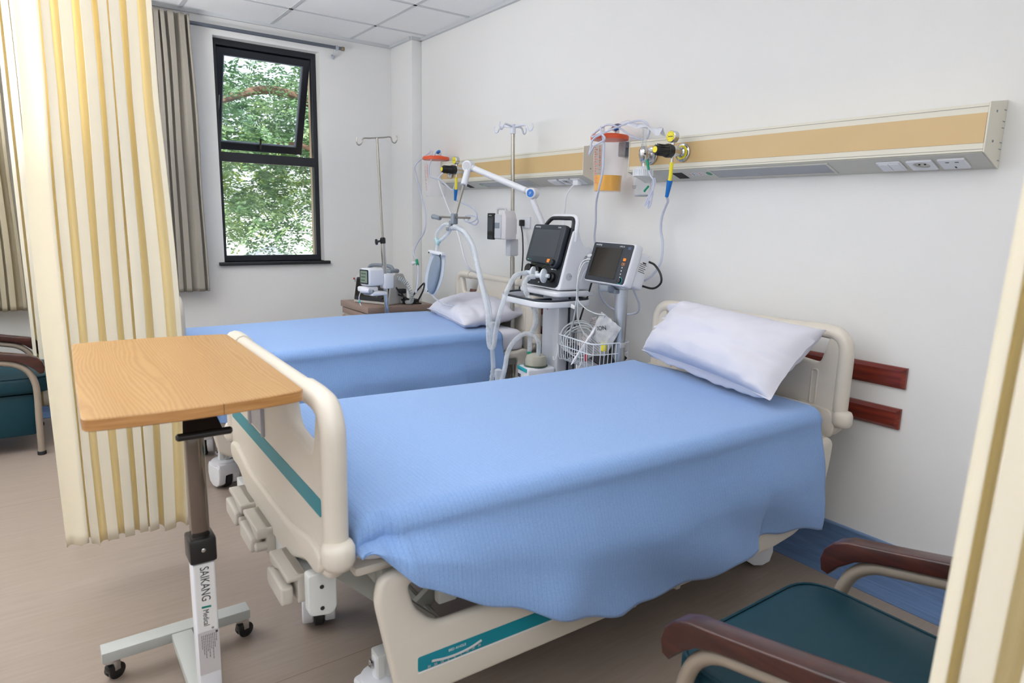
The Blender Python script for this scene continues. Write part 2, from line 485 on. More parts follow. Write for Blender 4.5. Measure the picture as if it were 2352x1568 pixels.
def thing(name, label, cat, loc=(0, 0, 0), rz=0, group=None):
    o = bpy.data.objects.new(name, None); o.empty_display_size = .05
    COL.objects.link(o); o.location = loc; o.rotation_euler = (0, 0, rz)
    ROOT[o.name] = (Matrix.Translation(V(loc)) @ Matrix.Rotation(rz, 4, 'Z')).inverted()
    return tag(o, label, cat, group)
def root_of(o):
    while o.parent: o = o.parent
    return o
def part(name, g, mats, parent, world=False, smooth=35, label=None):
    T = ROOT[root_of(parent).name] if world else None
    o = bpy.data.objects.new(name, mkmesh(name, g, mats, smooth, T)); COL.objects.link(o); o.parent = parent
    if label: o['label'] = label
    return o
def single(name, g, mats, label=None, cat=None, group=None, kind=None, smooth=35):
    """a thing that is one mesh: world coordinates in, origin at its base"""
    lo = [min(p[i] for p in g.v) for i in range(3)]; hi = [max(p[i] for p in g.v) for i in range(3)]
    c = V(((lo[0]+hi[0])/2, (lo[1]+hi[1])/2, lo[2]))
    o = bpy.data.objects.new(name, mkmesh(name, g, mats, smooth, Matrix.Translation(-c)))
    o.location = c; COL.objects.link(o)
    ROOT[o.name] = Matrix.Translation(-c)
    return tag(o, label, cat, group, kind)
def text(name, s, size, T, m, parent, world=False, align='LEFT', thick=.0003, sx=1):
    cu = bpy.data.curves.new(name, 'FONT'); cu.body = s; cu.size = size; cu.extrude = thick
    cu.align_x = align; cu.align_y = 'CENTER'; cu.resolution_u = 3
    o = bpy.data.objects.new(name, cu); COL.objects.link(o)
    me = bpy.data.meshes.new_from_object(o.evaluated_get(bpy.context.evaluated_depsgraph_get()))
    COL.objects.unlink(o); bpy.data.objects.remove(o)
    if sx != 1: T = T @ Matrix.Diagonal((sx, 1, 1, 1))
    me.transform((ROOT[root_of(parent).name] @ T) if world else T)
    me.materials.clear(); me.materials.append(M[m])
    q = bpy.data.objects.new(name, me); COL.objects.link(q); q.parent = parent
    return q
def copy_tree(o, parent=None):
    c = o.copy(); COL.objects.link(c)
    if parent: c.parent = parent
    for ch in list(o.children): copy_tree(ch, c)
    return c
def nz(x, y, z=0): return noise.noise(V((x, y, z)))
def sstep(a, b, x):
    t = max(0, min(1, (x-a)/(b-a))); return t*t*(3-2*t)
def interp(xs, ys, x):
    if x <= xs[0]: return ys[0]
    for i in range(len(xs)-1):
        if x <= xs[i+1]:
            t = (x-xs[i])/(xs[i+1]-xs[i]); return ys[i]*(1-t)+ys[i+1]*t
    return ys[-1]
# ------------------------------------------------------------------ the room
H = 2.655
def struct(name, g, m, parent=None, smooth=35):
    if parent: return part(name, g, m, parent, world=True, smooth=smooth)
    return single(name, g, m, kind='structure', smooth=smooth)

struct('floor', G().box((3.7, -3, -.05), (7.8, 6.4, .1)), 'floor')
cl = struct('ceiling', G().box((3.7, -3, H+.05), (7.8, 6.4, .1)), 'ceil')
g = G()
for k in range(13):
    x = .472+.6065*k
    g.box((x, -3, H-.0015), (.024, 6, .006))
for k in range(10):
    y = -.424-.596*k
    g.box((3.8, y, H-.0015), (7.6, .024, .006))
g.box((3.98, -.0115, H-.011), (7.22, .022, .022)).box((.0115, -3.05, H-.011), (.022, 5.9, .022))
g.box((.1885, -.0965, H-.011), (.355, .022, .022)).box((.378, -.05, H-.011), (.022, .09, .022))
struct('ceiling_grid', g, 'tbar', cl)

TW = frameT((0, 0, 0), (0, -1, 0), (0, 0, 1))        # u = -y, v = z, w = -x
W1 = (.669, .967, 1.416, 2.52); W2 = (2.68, .967, 3.45, 2.52)
struct('wall_back', G().plate(rect(0, 0, 6, H), [rect(*W1), rect(*W2)], 0, .12, T=TW), 'wall')
struct('wall_outside', G().plate(rect(-.5, -.2, 6.4, H+.4), [rect(.6765, .94, 1.43, 2.53), rect(2.67, .94, 3.46, 2.53)], .125, .25, T=TW), 'bldg')
struct('wall_right', G().box((3.7, .06, H/2), (7.8, .12, H)), 'wall')
struct('wall_corner', G().box((.183, -.0425, H/2), (.366, .085, H), r=.004), 'wall')
struct('wall_left', G().box((3.7, -6.06, H/2), (7.8, .12, H)), 'wall')
struct('wall_front', G().box((7.66, -3, H/2), (.12, 6, H)), 'wall')

def cove(name, d, along, a0, a1, m, off=0):
    pr = [(0, .139), (.007, .139), (.007, .05), (.016, .02), (.04, .005), (d, .0025), (d, 0), (0, 0)]
    if along == 'x': T = frameT((a0, -off, 0), (0, -1, 0), (0, 0, 1))      # w = -x
    else: T = frameT((off, a0, 0), (1, 0, 0), (0, 0, 1))                    # w = -y
    o = struct(name, G().plate(pr, (), -(a1-a0) if along == 'x' else 0, 0 if along == 'x' else (a0-a1), T=T), m)
    return o
c = cove('baseboard_right', .158, 'x', .366, 7.6, 'cove')
struct('cap_strip', G().box((3.983, -.005, .145), (7.234, .01, .012), r=.003), mat('cap_strip_blue', (120, 148, 186), .4), c)
c = cove('baseboard_back', .112, 'y', -.085, -6, 'cove2')
struct('cap_strip', G().box((.005, -3.04, .145), (.01, 5.9, .012), r=.003), 'cove2', c)

# windows
def window(name, y0, y1, opened):
    """y0 > y1, frame between them, z .967 .. 2.52"""
    w = bpy.data.objects.new(name, None); COL.objects.link(w); w.location = (-.1, (y0+y1)/2, .967)
    ROOT[w.name] = Matrix.Translation(-w.location); tag(w, kind='structure')
    z0, z1, zt = .967, 2.52, 1.72
    b = .036
    def R(a0, b0, a1, b1): return rect(a0, b0, a1, b1)
    T = frameT((-.078, 0, 0), (0, -1, 0), (0, 0, 1))
    part('window_frame', G().plate(R(-y0, z0, -y1, z1), [R(-y0+b, z0+.042, -y1-b, zt-.033), R(-y0+b, zt+.033, -y1-b, z1-.042)], 0, .05, r=.002, k=1, T=T), 'frame', w, True)
    part('pane', G().box((-.1, (y0+y1)/2, (z0+.042+zt-.033)/2), (.006, y0-y1-2*b, zt-.033-z0-.042)), 'glass', w, True)
    g = G().box((-.035, (y0+y1)/2, z0-.012), (.13, y0-y1+.075, .024), r=.002)
    part('window_sill', g, 'sill', w, True)
    # the top-hung sash
    an = math.radians(21 if opened else 0)
    hz = z1-.045
    Ts = Matrix.Translation((-.105, 0, hz)) @ Matrix.Rotation(an, 4, 'Y') @ frameT((0, 0, 0), (0, -1, 0), (0, 0, 1))
    hh = hz-zt-.03
    s0, s1 = -y0+b+.004, -y1-b-.004
    fr = part('sash', G().plate(R(s0, -hh, s1, .0), [R(s0+.05, -hh+.055, s1-.05, -.05)], -.02, .022, r=.003, k=1, T=Ts), 'frame', w, True)
    part('glazing_bead', G().plate(R(s0+.05, -hh+.055, s1-.05, -.05), [R(s0+.058, -hh+.063, s1-.058, -.058)], -.012, .01, T=Ts), 'grey', fr, True)
    part('pane', G().box(((s0+s1)/2, -hh/2, 0), (s1-s0-.1, hh-.105, .005), T=Ts), 'glass', fr, True)
    g = G().box(((s0+s1)/2, -hh+.03, -.028), (.022, .03, .016), r=.003, T=Ts)
    g.cyl((( s0+s1)/2, -hh+.03, -.035), ((s0+s1)/2, -hh+.115, -.05), .008, n=10, T=Ts)
    part('handle', g, 'black', fr, True)
    if opened:
        g = G().tube([(-.1, y1+.045, hz-.33), (-.16, y1+.045, hz-.46)], .006, 6, sub=1)
        part('stay_arm', g, 'steel', w, True)
window('window_1', -W1[0], -W1[2], True)
window('window_2', -W2[0], -W2[2], False)

# ------------------------------------------------------------------ outside the windows
struct('ground', G().box((-16, 0, -4.05), (30, 40, .1)), 'ground')
def roof(name, cx, cy, zt, w, d, h, m, label):
    g = G()
    a = [(cx-w/2, cy-d/2, zt-h), (cx+w/2, cy-d/2, zt-h), (cx+w/2, cy+d/2, zt-h), (cx-w/2, cy+d/2, zt-h)]
    r = [(cx, cy-d*.02, zt), (cx, cy+d*.02, zt)]
    g.add(a+r, [(0, 1, 4), (1, 2, 5, 4), (2, 3, 5), (3, 0, 4, 5), (3, 2, 1, 0)])
    t = thing(name, label, 'building', (cx, cy, -4))
    part('roof', g, m, t, True)
    part('outer_wall', G().box((cx, cy, (zt-h-4)/2), (w*.86, d*.86, zt-h+4)), 'bldg', t, True)
roof('neighbouring_house', -15.5, 3.3, .36, 6, 5.4, 1.5, 'roof', 'small house with a grey hipped roof below the right-hand window, seen under the tree')
g = G()
t = thing('sheet_roofed_shed', 'long building with a pale sheet roof behind the grey roof outside', 'building', (-23, 1, -4))
for k in range(56):
    y = -16+k*.6
    g.add([(-20, y, -.35), (-20, y+.3, -.29), (-26, y+.3, 1.31), (-26, y, 1.25)], [(0, 1, 2, 3)])
    g.add([(-20, y+.3, -.29), (-20, y+.6, -.35), (-26, y+.6, 1.25), (-26, y+.3, 1.31)], [(0, 1, 2, 3)])
part('roof', g, 'roofw', t, True)
part('outer_wall', G().box((-23, .8, -2.2), (5.6, 33, 3.6)), 'bldg', t, True)

def tree(label, x, y, top, spread, nspray, lm, branches, seed, zlo, flat=1.0, holes=()):
    rd = random.Random(seed)
    t = thing('broadleaf_tree', label, 'tree', (x, y, -4))
    g = G()
    q = branches[0][0][0]
    g.tube([(q[0], q[1], -4), (q[0]+.08, q[1]-.08, -2), q], lambda u: .2-.02*u, 9)
    for pts, r in branches:
        L = sum((V(pts[i])-V(pts[i-1])).length for i in range(1, len(pts)))
        g.tube(pts, (lambda u, r=r, L=L: r*(1-.7*u/L)), 7)
    part('branches', g, 'bark', t, True)
    g = G()
    for _ in range(nspray):
        while True:
            p = V((rd.uniform(-1, 1), rd.uniform(-1, 1), rd.uniform(-1, 1)))
            if p.length > 1: continue
            c = V((x+p.x*spread[0], y+p.y*spread[1], (top+zlo)/2+p.z*(top-zlo)/2))
            if noise.noise(c*.9+V((seed, 0, 0))) < -.1-.1*rd.random(): continue
            break
        a = rd.uniform(0, 2*PI); d = V((math.cos(a)*.8, math.sin(a), rd.uniform(-.75, .15))).normalized()
        sd = d.cross(V((0, 0, 1))).normalized(); n = rd.randint(7, 11); ln = rd.uniform(.22, .42)
        for k in range(n):
            q = c+d*(ln*k/n)+V((0, 0, -.25*(k/n)**2*ln))
            for sg in (-1, 1):
                s1 = (sd*sg+d*.5+V((0, 0, rd.uniform(-.35, .35)))).normalized()*rd.uniform(.06, .1)*flat
                wv = d*.016*flat+V((0, 0, rd.uniform(-.012, .012)))
                g.add([q, q+s1*.5+wv, q+s1, q+s1*.5-wv], [(0, 1, 2, 3)])
    f = part('foliage', g, lm, t, True, smooth=180)
tree('feathery green tree with a bare reddish branch outside the right-hand window', -5.6, 1.0, 4.6, (1.6, 2.6, 1), 3000, 'leaf',
     [([(-5.6, 2.8, -.3), (-5.5, 2.7, 1.2), (-5.4, 2.0, 2.3), (-5.0, 1.0, 2.9), (-4.7, .3, 3.0), (-4.5, -.4, 2.75)], .15),
      ([(-5.4, 2.3, 1.9), (-5.0, 1.4, 2.05), (-4.8, .8, 2.3), (-4.7, .2, 2.25)], .07),
      ([(-5.4, 2.0, 2.3), (-5.2, 2.2, 3.2), (-5.2, 2.0, 4)], .09)], 3, .72)
tree('dark leafy tree outside the left-hand window beside the beige curtain', -5.2, -4.0, 4.4, (1.3, 1.9, 1), 1900, 'leaf',
     [([(-5.2, -4, 0), (-5.1, -3.7, 1.5), (-5, -3.2, 2.6), (-5, -2.6, 3.3)], .12)], 11, .1, 1.2)
tree('yellow-green tree further away behind the feathery one', -9.5, .2, 3.2, (1.6, 3.6, 1), 1300, 'leaf2',
     [([(-9.5, .2, -.5), (-9.3, .4, .6), (-9.3, .1, 1.4)], .1)], 5, .75, 1.5)
# ------------------------------------------------------------------ the beds
def caster(parent, x, y, ang=0, h=.165, dx=0):
    """housed castor: stem, domed white cover, dark wheel, bolt"""
    g = G()
    c = (x, y)
    g.lathe([(0, .0), (0, .024), (.066, .024), (.07, .020), (.07, 0)], (x, y, h-.035), n=18)
    g.lathe([(-.028, 0), (-.026, .048), (-.018, .056), (-.004, .056), (0, .05), (.002, 0)], (x, y, h-.025), n=22)
    T = Matrix.Translation((x, y, 0)) @ Matrix.Rotation(ang, 4, 'Z')
    # the two cheeks of the cover, open in the middle for the wheel
    def cheek(w0, w1):
        o = [(-.055, h-.05), (-.058, .07), (-.045, .03), (-.015, .012), (.02, .012), (.048, .03), (.058, .07), (.055, h-.05)]
        return G().plate(o, (), w0, w1, r=.006, T=T @ frameT((0, 0, 0), (0, 1, 0), (0, 0, 1)))
    cg = G()
    for a, b in ((-.052, -.017), (.017, .052)):
        q = cheek(a, b); cg.add(q.v, q.f)
    cg.box((0, .045, .1), (.1, .03, .06), r=.01, T=T).box((0, -.045, .112), (.1, .03, .03), r=.01, T=T).box((0, 0, h-.055), (.1, .1, .02), r=.008, T=T)
    g.add(cg.v, cg.f)
    p = part('caster', g, 'white', parent, smooth=40)
    w = G().lathe([(-.016, 0), (-.016, .052), (-.012, .06), (.012, .06), (.016, .052), (.016, 0)], T @ V((0, 0, .06)), T.to_3x3() @ V((1, 0, 0)), 24)
    part('wheel', w, 'rubber', p)
    b = G().lathe([(0, .012), (.005, .012), (.008, .007), (.008, 0)], (x-.004, y-.026, h+.012), (0, -1, 0), 10)
    part('bolt', b, 'chrome', p)
    return p

def end_board(parent, yc, head):
    """moulded foot or head board in the x-z plane; dirs: the face with the inlay looks away from the mattress"""
    sgn = 1 if head else -1
    Tn = frameT((0, yc, 0), (1, 0, 0), (0, 0, 1))      # w = -y
    hw = .482
    half = [(hw, .60), (hw, .87), (.476, .92), (.45, .95), (.41, .962), (.30, .965)]
    low = [(.40, .548), (.345, .56), (.28, .525), (.2, .497), (0, .49)] if not head else [(.42, .545), (.36, .54), (.33, .60), (.2, .62), (0, .62)]
    R = [(.46, .565)]+half
    out = list(reversed([(x, z) for x, z in low]))+R   # centre bottom -> right -> top
    pts = out + [(-x, z) for x, z in reversed(out[1:])]
    hole = rnd([(.17, .935), (.403, .935), (.372, .822), (.21, .838)], [.03, .025, .02, .03])
    holeL = [(-x, z) for x, z in hole]
    P = rnd(pts, .02, 3)
    g = G().plate(P, [hole, holeL], -.017, .017, r=.012, T=Tn)
    # swollen side columns, top corners and hand rail
    for sx in (1, -1):
        col = [(sx*.462, yc, .655), (sx*.462, yc, .75), (sx*.462, yc, .87), (sx*.452, yc, .912), (sx*.425, yc, .937), (sx*.38, yc, .944), (sx*.30, yc, .944)]
        g.tube(col, .027, 12, sub=5)
    b = part('headboard' if head else 'footboard', g, 'abs', parent, smooth=50)
    g = G().tube([(-.31, yc, .944), (.31, yc, .944)], .0225, 12, sub=1)
    part('grab_rail', g, 'abs', b)
    for sx in (1, -1):
        g = G().lathe([(-.031, .02), (-.027, .03), (-.014, .036), (.014, .036), (.027, .03), (.031, .02)], (sx*.474, yc, .628), (0, 0, 1), 18)
        part('bumper', g, 'abs', b, smooth=60)
    if not head:
        T2 = frameT((0, yc-.017, 0), (1, 0, 0), (0, 0, 1))
        g = G().plate(rnd([(-.425, .694), (.425, .694), (.425, .735), (-.425, .735)], .006), (), 0, .0015, T=T2)
        part('teal_stripe', g, 'teal', b)
        # thicker lower lip of the moulding
        lip = [(-.40, .553), (-.33, .556), (-.2, .502), (0, .494), (.2, .502), (.33, .556), (.40, .553), (.435, .575), (.435, .61), (.36, .625), (.2, .592), (-.2, .592), (-.36, .625), (-.435, .61), (-.435, .575)]
        g = G().plate(rnd(lip, .03), (), -.012, .011, r=.011, T=T2, k=5)
        part('lower_lip', g, 'abs', b, smooth=60)
        g = G().plate(rnd([(-.16, .745), (-.04, .745), (-.04, .84), (-.16, .84)], .006), (), 0, .003, T=T2)
        for x in (-.17, -.03):
            g.box((x, .79, .005), (.01, .1, .01), r=.003, T=T2)
        q = part('card_holder', g, mat('clear_card_holder', (205, 206, 214), .2, trans=.6), b)
        g = G().plate(rnd([(.0, .76), (.12, .76), (.12, .763), (.0, .763)], 0), (), 0, .002, T=T2)
    else:
        T2 = frameT((0, yc-.015, 0), (1, 0, 0), (0, 0, 1))
        for sx in (1, -1):
            o = rect(sx*.36-.014, .66, sx*.36+.014, .80, .013); i = rect(sx*.36-.008, .668, sx*.36+.008, .792, .008)
            part('moulded_slot', G().plate(o, [i], 0, .006, r=.002, k=1, T=T2), 'abs', b)
            part('lower_shell', G().plate(rnd([(sx*.30, .54), (sx*.45, .55), (sx*.462, .60), (sx*.44, .655), (sx*.30, .668)], .02), (), -.002, .012, r=.005, T=T2), 'abs', b)
            g = G().plate(rnd([(sx*.352, .545), (sx*.392, .545), (sx*.385, .655), (sx*.358, .655)], .012), (), .01, .014, T=T2)
            br = part('mounting_bracket', g, 'steelw', b)
            for z in (.565, .64): part('bolt', G().lathe([(0, .011), (.006, .011), (.01, .006), (.01, 0)], (sx*.372, yc-.03, z), (0, -1, 0), 10), 'steel', br)
    return b

def side_rail(parent, sx, foot):
    x0 = sx*.480
    T = frameT((x0-sx*.0, 0, 0), (0, 1, 0), (0, 0, 1))   # u = y, v = z, w = +x
    if foot:
        o = [(.055, .48), (.075, .40), (.09, .33), (.105, .255), (.15, .222), (.80, .226), (.855, .25), (.862, .30), (.835, .40), (.80, .53), (.74, .548), (.69, .50), (.60, .44), (.31, .44), (.20, .50), (.145, .545), (.085, .562), (.058, .53)]
        o = rnd(o, .035, 4)
        hole = rnd([(.135, .52), (.15, .455), (.205, .40), (.62, .40), (.69, .455), (.72, .52)], [.012, .03, .03, .03, .03, .012])
        full = rnd([(.055, .50), (.075, .40), (.09, .33), (.105, .255), (.15, .222), (.80, .226), (.858, .25), (.865, .30), (.84, .42), (.80, .54), (.76, .56), (.10, .56), (.066, .55)], .035, 4)
        g = G().plate(full, [hole], -.015, .015, r=.0135, T=T)
        r = part('side_rail', g, 'abs', parent, smooth=60)
        T2 = frameT((x0+sx*.0155, 0, 0), (0, 1, 0), (0, 0, 1))
        part('teal_stripe', G().plate(rnd([(.155, .296), (.80, .296), (.80, .333), (.155, .333)], .006), (), -.0008, .0008, T=T2), 'teal', r)
        g = G()
        part('white_line', G().plate(rect(.155, .2905, .80, .2935), (), -.0006, .0009, T=T2), 'labelp', r)
        if sx > 0:
            arc = [(.19, .312), (.225, .306), (.26, .3045), (.295, .308), (.325, .316)]
            g = G().tube([(x0+.0165, a, b) for a, b in arc], .003, 6)
            gg = part('angle_gauge', g, 'label', r)
            T3 = frameT((x0+.0168, 0, 0), (0, 1, 0), (0, 0, 1))
            for k, s in enumerate(('30', '20', '10', '5', '0', '5', '10', '20', '30')):
                text('gauge_number', s, .0085, T3 @ Matrix.Translation((.183+.017*k, .2995+.0006*abs(k-4)**1.2-.0005*(4-k), 0)), 'label', gg, align='CENTER')
            text('gauge_caption', 'BED ANGLE', .009, T3 @ Matrix.Translation((.258, .322, 0)), 'inkw', gg, align='CENTER')
        for yy in (.25, .66): part('pivot_arm', G().box((x0-sx*.028, yy, .49), (.026, .05, .13), r=.005), 'steelg', r)
    else:
        full = rnd([(.965, .255), (.985, .228), (1.06, .228), (1.5, .226), (1.64, .245), (1.74, .30), (1.79, .38), (1.815, .48), (1.822, .56), (1.79, .582), (1.745, .57), (1.05, .56), (1.0, .54), (.975, .42)], .035, 4)
        hole = rnd([(1.08, .52), (1.10, .40), (1.62, .38), (1.735, .40), (1.752, .53)], .03)
        g = G().plate(full, [hole], -.015, .015, r=.0135, T=T)
        r = part('side_rail', g, 'abs', parent, smooth=60)
        T2 = frameT((x0+sx*.0155, 0, 0), (0, 1, 0), (0, 0, 1))
        part('teal_stripe', G().plate(rnd([(1.05, .315), (1.765, .33), (1.772, .365), (1.05, .35)], .006), (), -.0008, .0008, T=T2), 'teal', r)
        for yy in (1.2, 1.6): part('pivot_arm', G().box((x0-sx*.028, yy, .49), (.026, .05, .13), r=.005), 'steelg', r)
    g = G().box((x0+sx*.0, .845 if foot else 1.03, .245), (.037, .02, .034), r=.004)
    part('latch', g, 'absg', r)

def crank(parent, x, flip):
    """folded crank handle in its grey housing below the foot board"""
    s = -1 if flip else 1
    T = frameT((x, -.040, .485), (1, 0, 0), (0, 0, 1))
    o = rnd([(-.078, -.034), (.078, -.034), (.078, .036), (-.078, .036)], .008)
    g = G().plate(o, (), 0, .022, r=.003, T=T)
    top = [(-.078, .022), (.0, .022), (.03, .010), (.078, .008), (.078, .036), (-.078, .036)]
    if flip: top = [(-a, b) for a, b in top]
    g.plate(rnd(top, .010), (), .0, .046, r=.004, T=T)
    c = part('crank', g, 'absg', parent)
    h = rnd([(-.070, -.036), (.045, -.036), (.058, -.026), (.058, .004), (.045, .010), (-.070, .010)], .009)
    if flip: h = [(-a, b) for a, b in h]
    part('folding_handle', G().plate(h, (), .030, .058, r=.006, T=T), 'absg', c, smooth=50)
    part('hinge', G().cyl(T @ V((s*.066, -.014, .016)), T @ V((s*.066, -.014, .050)), .012, n=12, bev=.003), 'absg', c)
    return c

def make_bed(loc, rz, label):
    t = thing('hospital_bed', label, 'bed', loc, math.radians(rz), 'hospital beds')
    end_board(t, -.018, False); end_board(t, 1.895, True)
    for sx in (1, -1):
        side_rail(t, sx, True); side_rail(t, sx, False)
    # deck the mattress lies on, foot end cross tube
    g = G()
    for k, (a, b) in enumerate(((.03, .50), (.52, .80), (.82, 1.02), (1.04, 1.86))):
        g.box((0, (a+b)/2, .552), (.88, b-a, .024), r=.01)
    part('mattress_deck', g, 'abs', t)
    g = G()
    for sx in (1, -1):
        g.box((sx*.40, .97, .505), (.04, 1.74, .06), r=.006)
    g.box((0, .12, .505), (.76, .04, .06), r=.006).box((0, 1.84, .505), (.84, .04, .06), r=.006).box((0, .95, .505), (.78, .04, .06), r=.006)
    part('upper_frame', g, 'steelg', t)
    g = G()
    for sx in (1, -1):
        g.box((sx*.26, .955, .175), (.05, 1.60, .06), r=.006)
        g.box((sx*.26, .17, .175), (.05, .05, .07), r=.006)
    for y in (.30, .95, 1.62): g.box((0, y, .175), (.5, .05, .05), r=.006)
    part('base_frame', g, 'steelw', t)
    la = None
    for sx in (1, -1):
        for a, b in (((sx*.30, .045, .50), (sx*.30, .36, .19)), ((sx*.12, .30, .17), (sx*.12, .72, .48)), ((sx*.30, 1.25, .185), (sx*.30, 1.62, .49))):
            d = V(b)-V(a); m = (V(a)+V(b))/2
            T = Matrix.Translation(m) @ d.to_track_quat('Y', 'Z').to_matrix().to_4x4()
            part('lifting_arm', G().box((0, 0, 0), (.022, d.length, .05), r=.004, T=T), 'steelg', t)
    for y, z in ((.36, .19), (.70, .475), (1.27, .19), (1.60, .475)):
        part('cross_shaft', G().cyl((-.32, y, z), (.32, y, z), .016, n=10), 'steelg', t)
    # the steel box at the foot that carries the cranks
    g = G().box((-.01, -.018, .475), (.76, .045, .06), r=.004)
    g.plate(rnd([(-.056, .545), (.008, .545), (.008, .452), (-.006, .438), (-.05, .446), (-.056, .455)], .008), (), .355, .385, r=.003, T=frameT((0, 0, 0), (0, 1, 0), (0, 0, 1)))
    p = part('crank_carrier', g, 'steelw', t)
    for z in (.512, .46): part('screw_hole', G().lathe([(0, .005), (.001, .005)], (.3852, -.026, z), (1, 0, 0), 10), 'dark', p)
    crank(t, -.20, False); crank(t, -.02, False); crank(t, .25, True)
    for x, y, a in ((.26, .165, -1.3), (-.26, .165, 1.3), (.26, 1.745, -.55), (-.26, 1.745, .2)):
        caster(t, x, y, a)
    return t
BED1 = ((3.443, -2.055, 0), -1.4)
BED2 = ((1.578, -2.035, 0), -1.4)
near = make_bed(*BED1, 'ivory hospital bed in the foreground with teal stripes and side rails lowered')
far = copy_tree(near); far.location = BED2[0]
far['label'] = 'ivory hospital bed by the window, mostly hidden under its blue blanket'
def bedM(b): return Matrix.Translation(b[0]) @ Matrix.Rotation(math.radians(b[1]), 4, 'Z')

def mattress(b, label):
    T = bedM(b)
    g = G()
    n = 14
    def ring(z, e):
        return [T @ V((x, y, z)) for x, y in rnd([(-.44+e, .035+e), (.44-e, .035+e), (.44-e, 1.84-e), (-.44+e, 1.84-e)], .07, 6)]
    prof = [(.566, .012), (.572, .002), (.585, 0), (.645, 0), (.664, .006), (.676, .02), (.682, .05), (.683, .2)]
    rs = [ring(z, e) for z, e in prof]; m = len(rs[0]); vs = [p for r in rs for p in r]
    fs = [(i*m+k, i*m+(k+1) % m, (i+1)*m+(k+1) % m, (i+1)*m+k) for i in range(len(rs)-1) for k in range(m)]
    fs += [tuple(reversed(range(m))), tuple((len(rs)-1)*m+k for k in range(m))]
    g.add(vs, fs)
    return single('mattress', g, 'sheet', label, 'mattress', 'sheeted mattresses', smooth=60)
mattress(BED1, 'mattress in a white sheet on the foreground bed, showing below the leaning pillow')
mattress(BED2, 'mattress in a white sheet on the far bed, showing beside the flat pillow')

def blanket(b, label, seed, ys, hem, yend, near=True, loose=1):
    T = bedM(b)
    y0 = ys[0]
    hemL = .36
    def fn(u, v):
        y = y0+(yend-y0)*v
        zr = interp(ys, hem, y)
        zr += .006*math.sin(y*31+seed)
        dl = .69-.04-hemL; dr = .69-.04-zr
        # arc length across: left drop, bend, top, bend, right drop
        wt = .88; rb = .05; La = dl; Lb = rb*PI/2; Lt = wt
        Lr = max(.02, dr)
        parts = [.16, .05, .38, .06, .35]
        acc = 0
        s = u
        foot = sstep(.14, .03, y)
        ztop = .692+.006*math.sin(3.1*y+seed)-.012*foot
        xe = .453
        if s < parts[0]:
            t = s/parts[0]; x = -xe-.036-.046*sstep(1, .5, t)+.008*math.sin(y*17+seed)*(1-t); z = hemL+(ztop-rb-hemL)*t
        elif s < .21:
            t = (s-.16)/.05; a = t*PI/2; x = -xe+.012-(rb)*math.cos(a); z = ztop-rb+rb*math.sin(a)
        elif s < .59:
            t = (s-.21)/.38; x = -xe+.012+(2*xe-.024)*t; z = ztop+.004*math.sin(PI*t)+.0025*nz(x*4, y*3, seed)
        elif s < .65:
            t = (s-.59)/.06; a = t*PI/2; x = xe-.012+rb*math.sin(a); z = ztop-rb+rb*math.cos(a)
        else:
            t = (s-.65)/.35; d = ztop-rb-zr
            z = ztop-rb-d*t
            # hangs over the rail and billows towards the hem
            out = .046*sstep(0, .55, t)
            fold = .011*nz(y*3.2+seed, t*1.4, seed)+.007*nz(y*9+z*5, seed, t*2)
            diag = .012*math.sin(11*(y*1.0+(z-.3)*1.7)+seed)*sstep(.15, 1, t)
            lowf = .016*math.exp(-((y-.62+(.5-z)*.6)/.10)**2)*sstep(.3, .9, t)*loose
            x = xe+.036+out+(fold+diag)*min(1, t*2.0)*loose+lowf
            x -= .012*foot*t
        y2 = y
        if s > .65:                      # vertical pleat near the head end
            y2 += .0
            x += .014*sstep(1.38, 1.40, y)*sstep(.2, 1, (s-.65)/.35)*(-1)*loose
        if s > .59: x -= .028*foot*min(1, (s-.59)/.06)
        # tucked down between mattress and foot board
        if y < .05:
            z -= .05*((.05-y)/.03)**1.5*(1 if .2 < s < .66 else .3)
            y2 = max(y, .018)
        # gathered pleats at the foot corner
        if s > .6:
            q = math.exp(-((y-.09)/.05)**2)
            x += .009*math.sin(y*95+z*14)*q
        return T @ V((x, y2, z))
    g = G().sheet(fn, 110, 150, uv=lambda u, v: (u*2.4, v*2))
    o = single('blanket', g, 'blanket', label, 'blanket', 'blue blankets', smooth=180)
    md = o.modifiers.new('thickness', 'SOLIDIFY'); md.thickness = .004; md.offset = -1
    return o
blanket(BED1, 'blue waffle blanket on the foreground bed, its hem hanging over the side rails', 1.3,
        [.02, .06, .136, .213, .437, .626, .75, .857, 1.0, 1.2, 1.395, 1.405, 1.60, 1.735],
        [.635, .62, .545, .49, .378, .30, .265, .26, .265, .262, .272, .30, .285, .262], 1.735)
blanket(BED2, 'blue waffle blanket on the far bed below the window, hanging straight down', 4.1,
        [.02, .1, .3, 1.0, 1.7], [.45, .40, .36, .33, .33], 1.64, loose=.6)

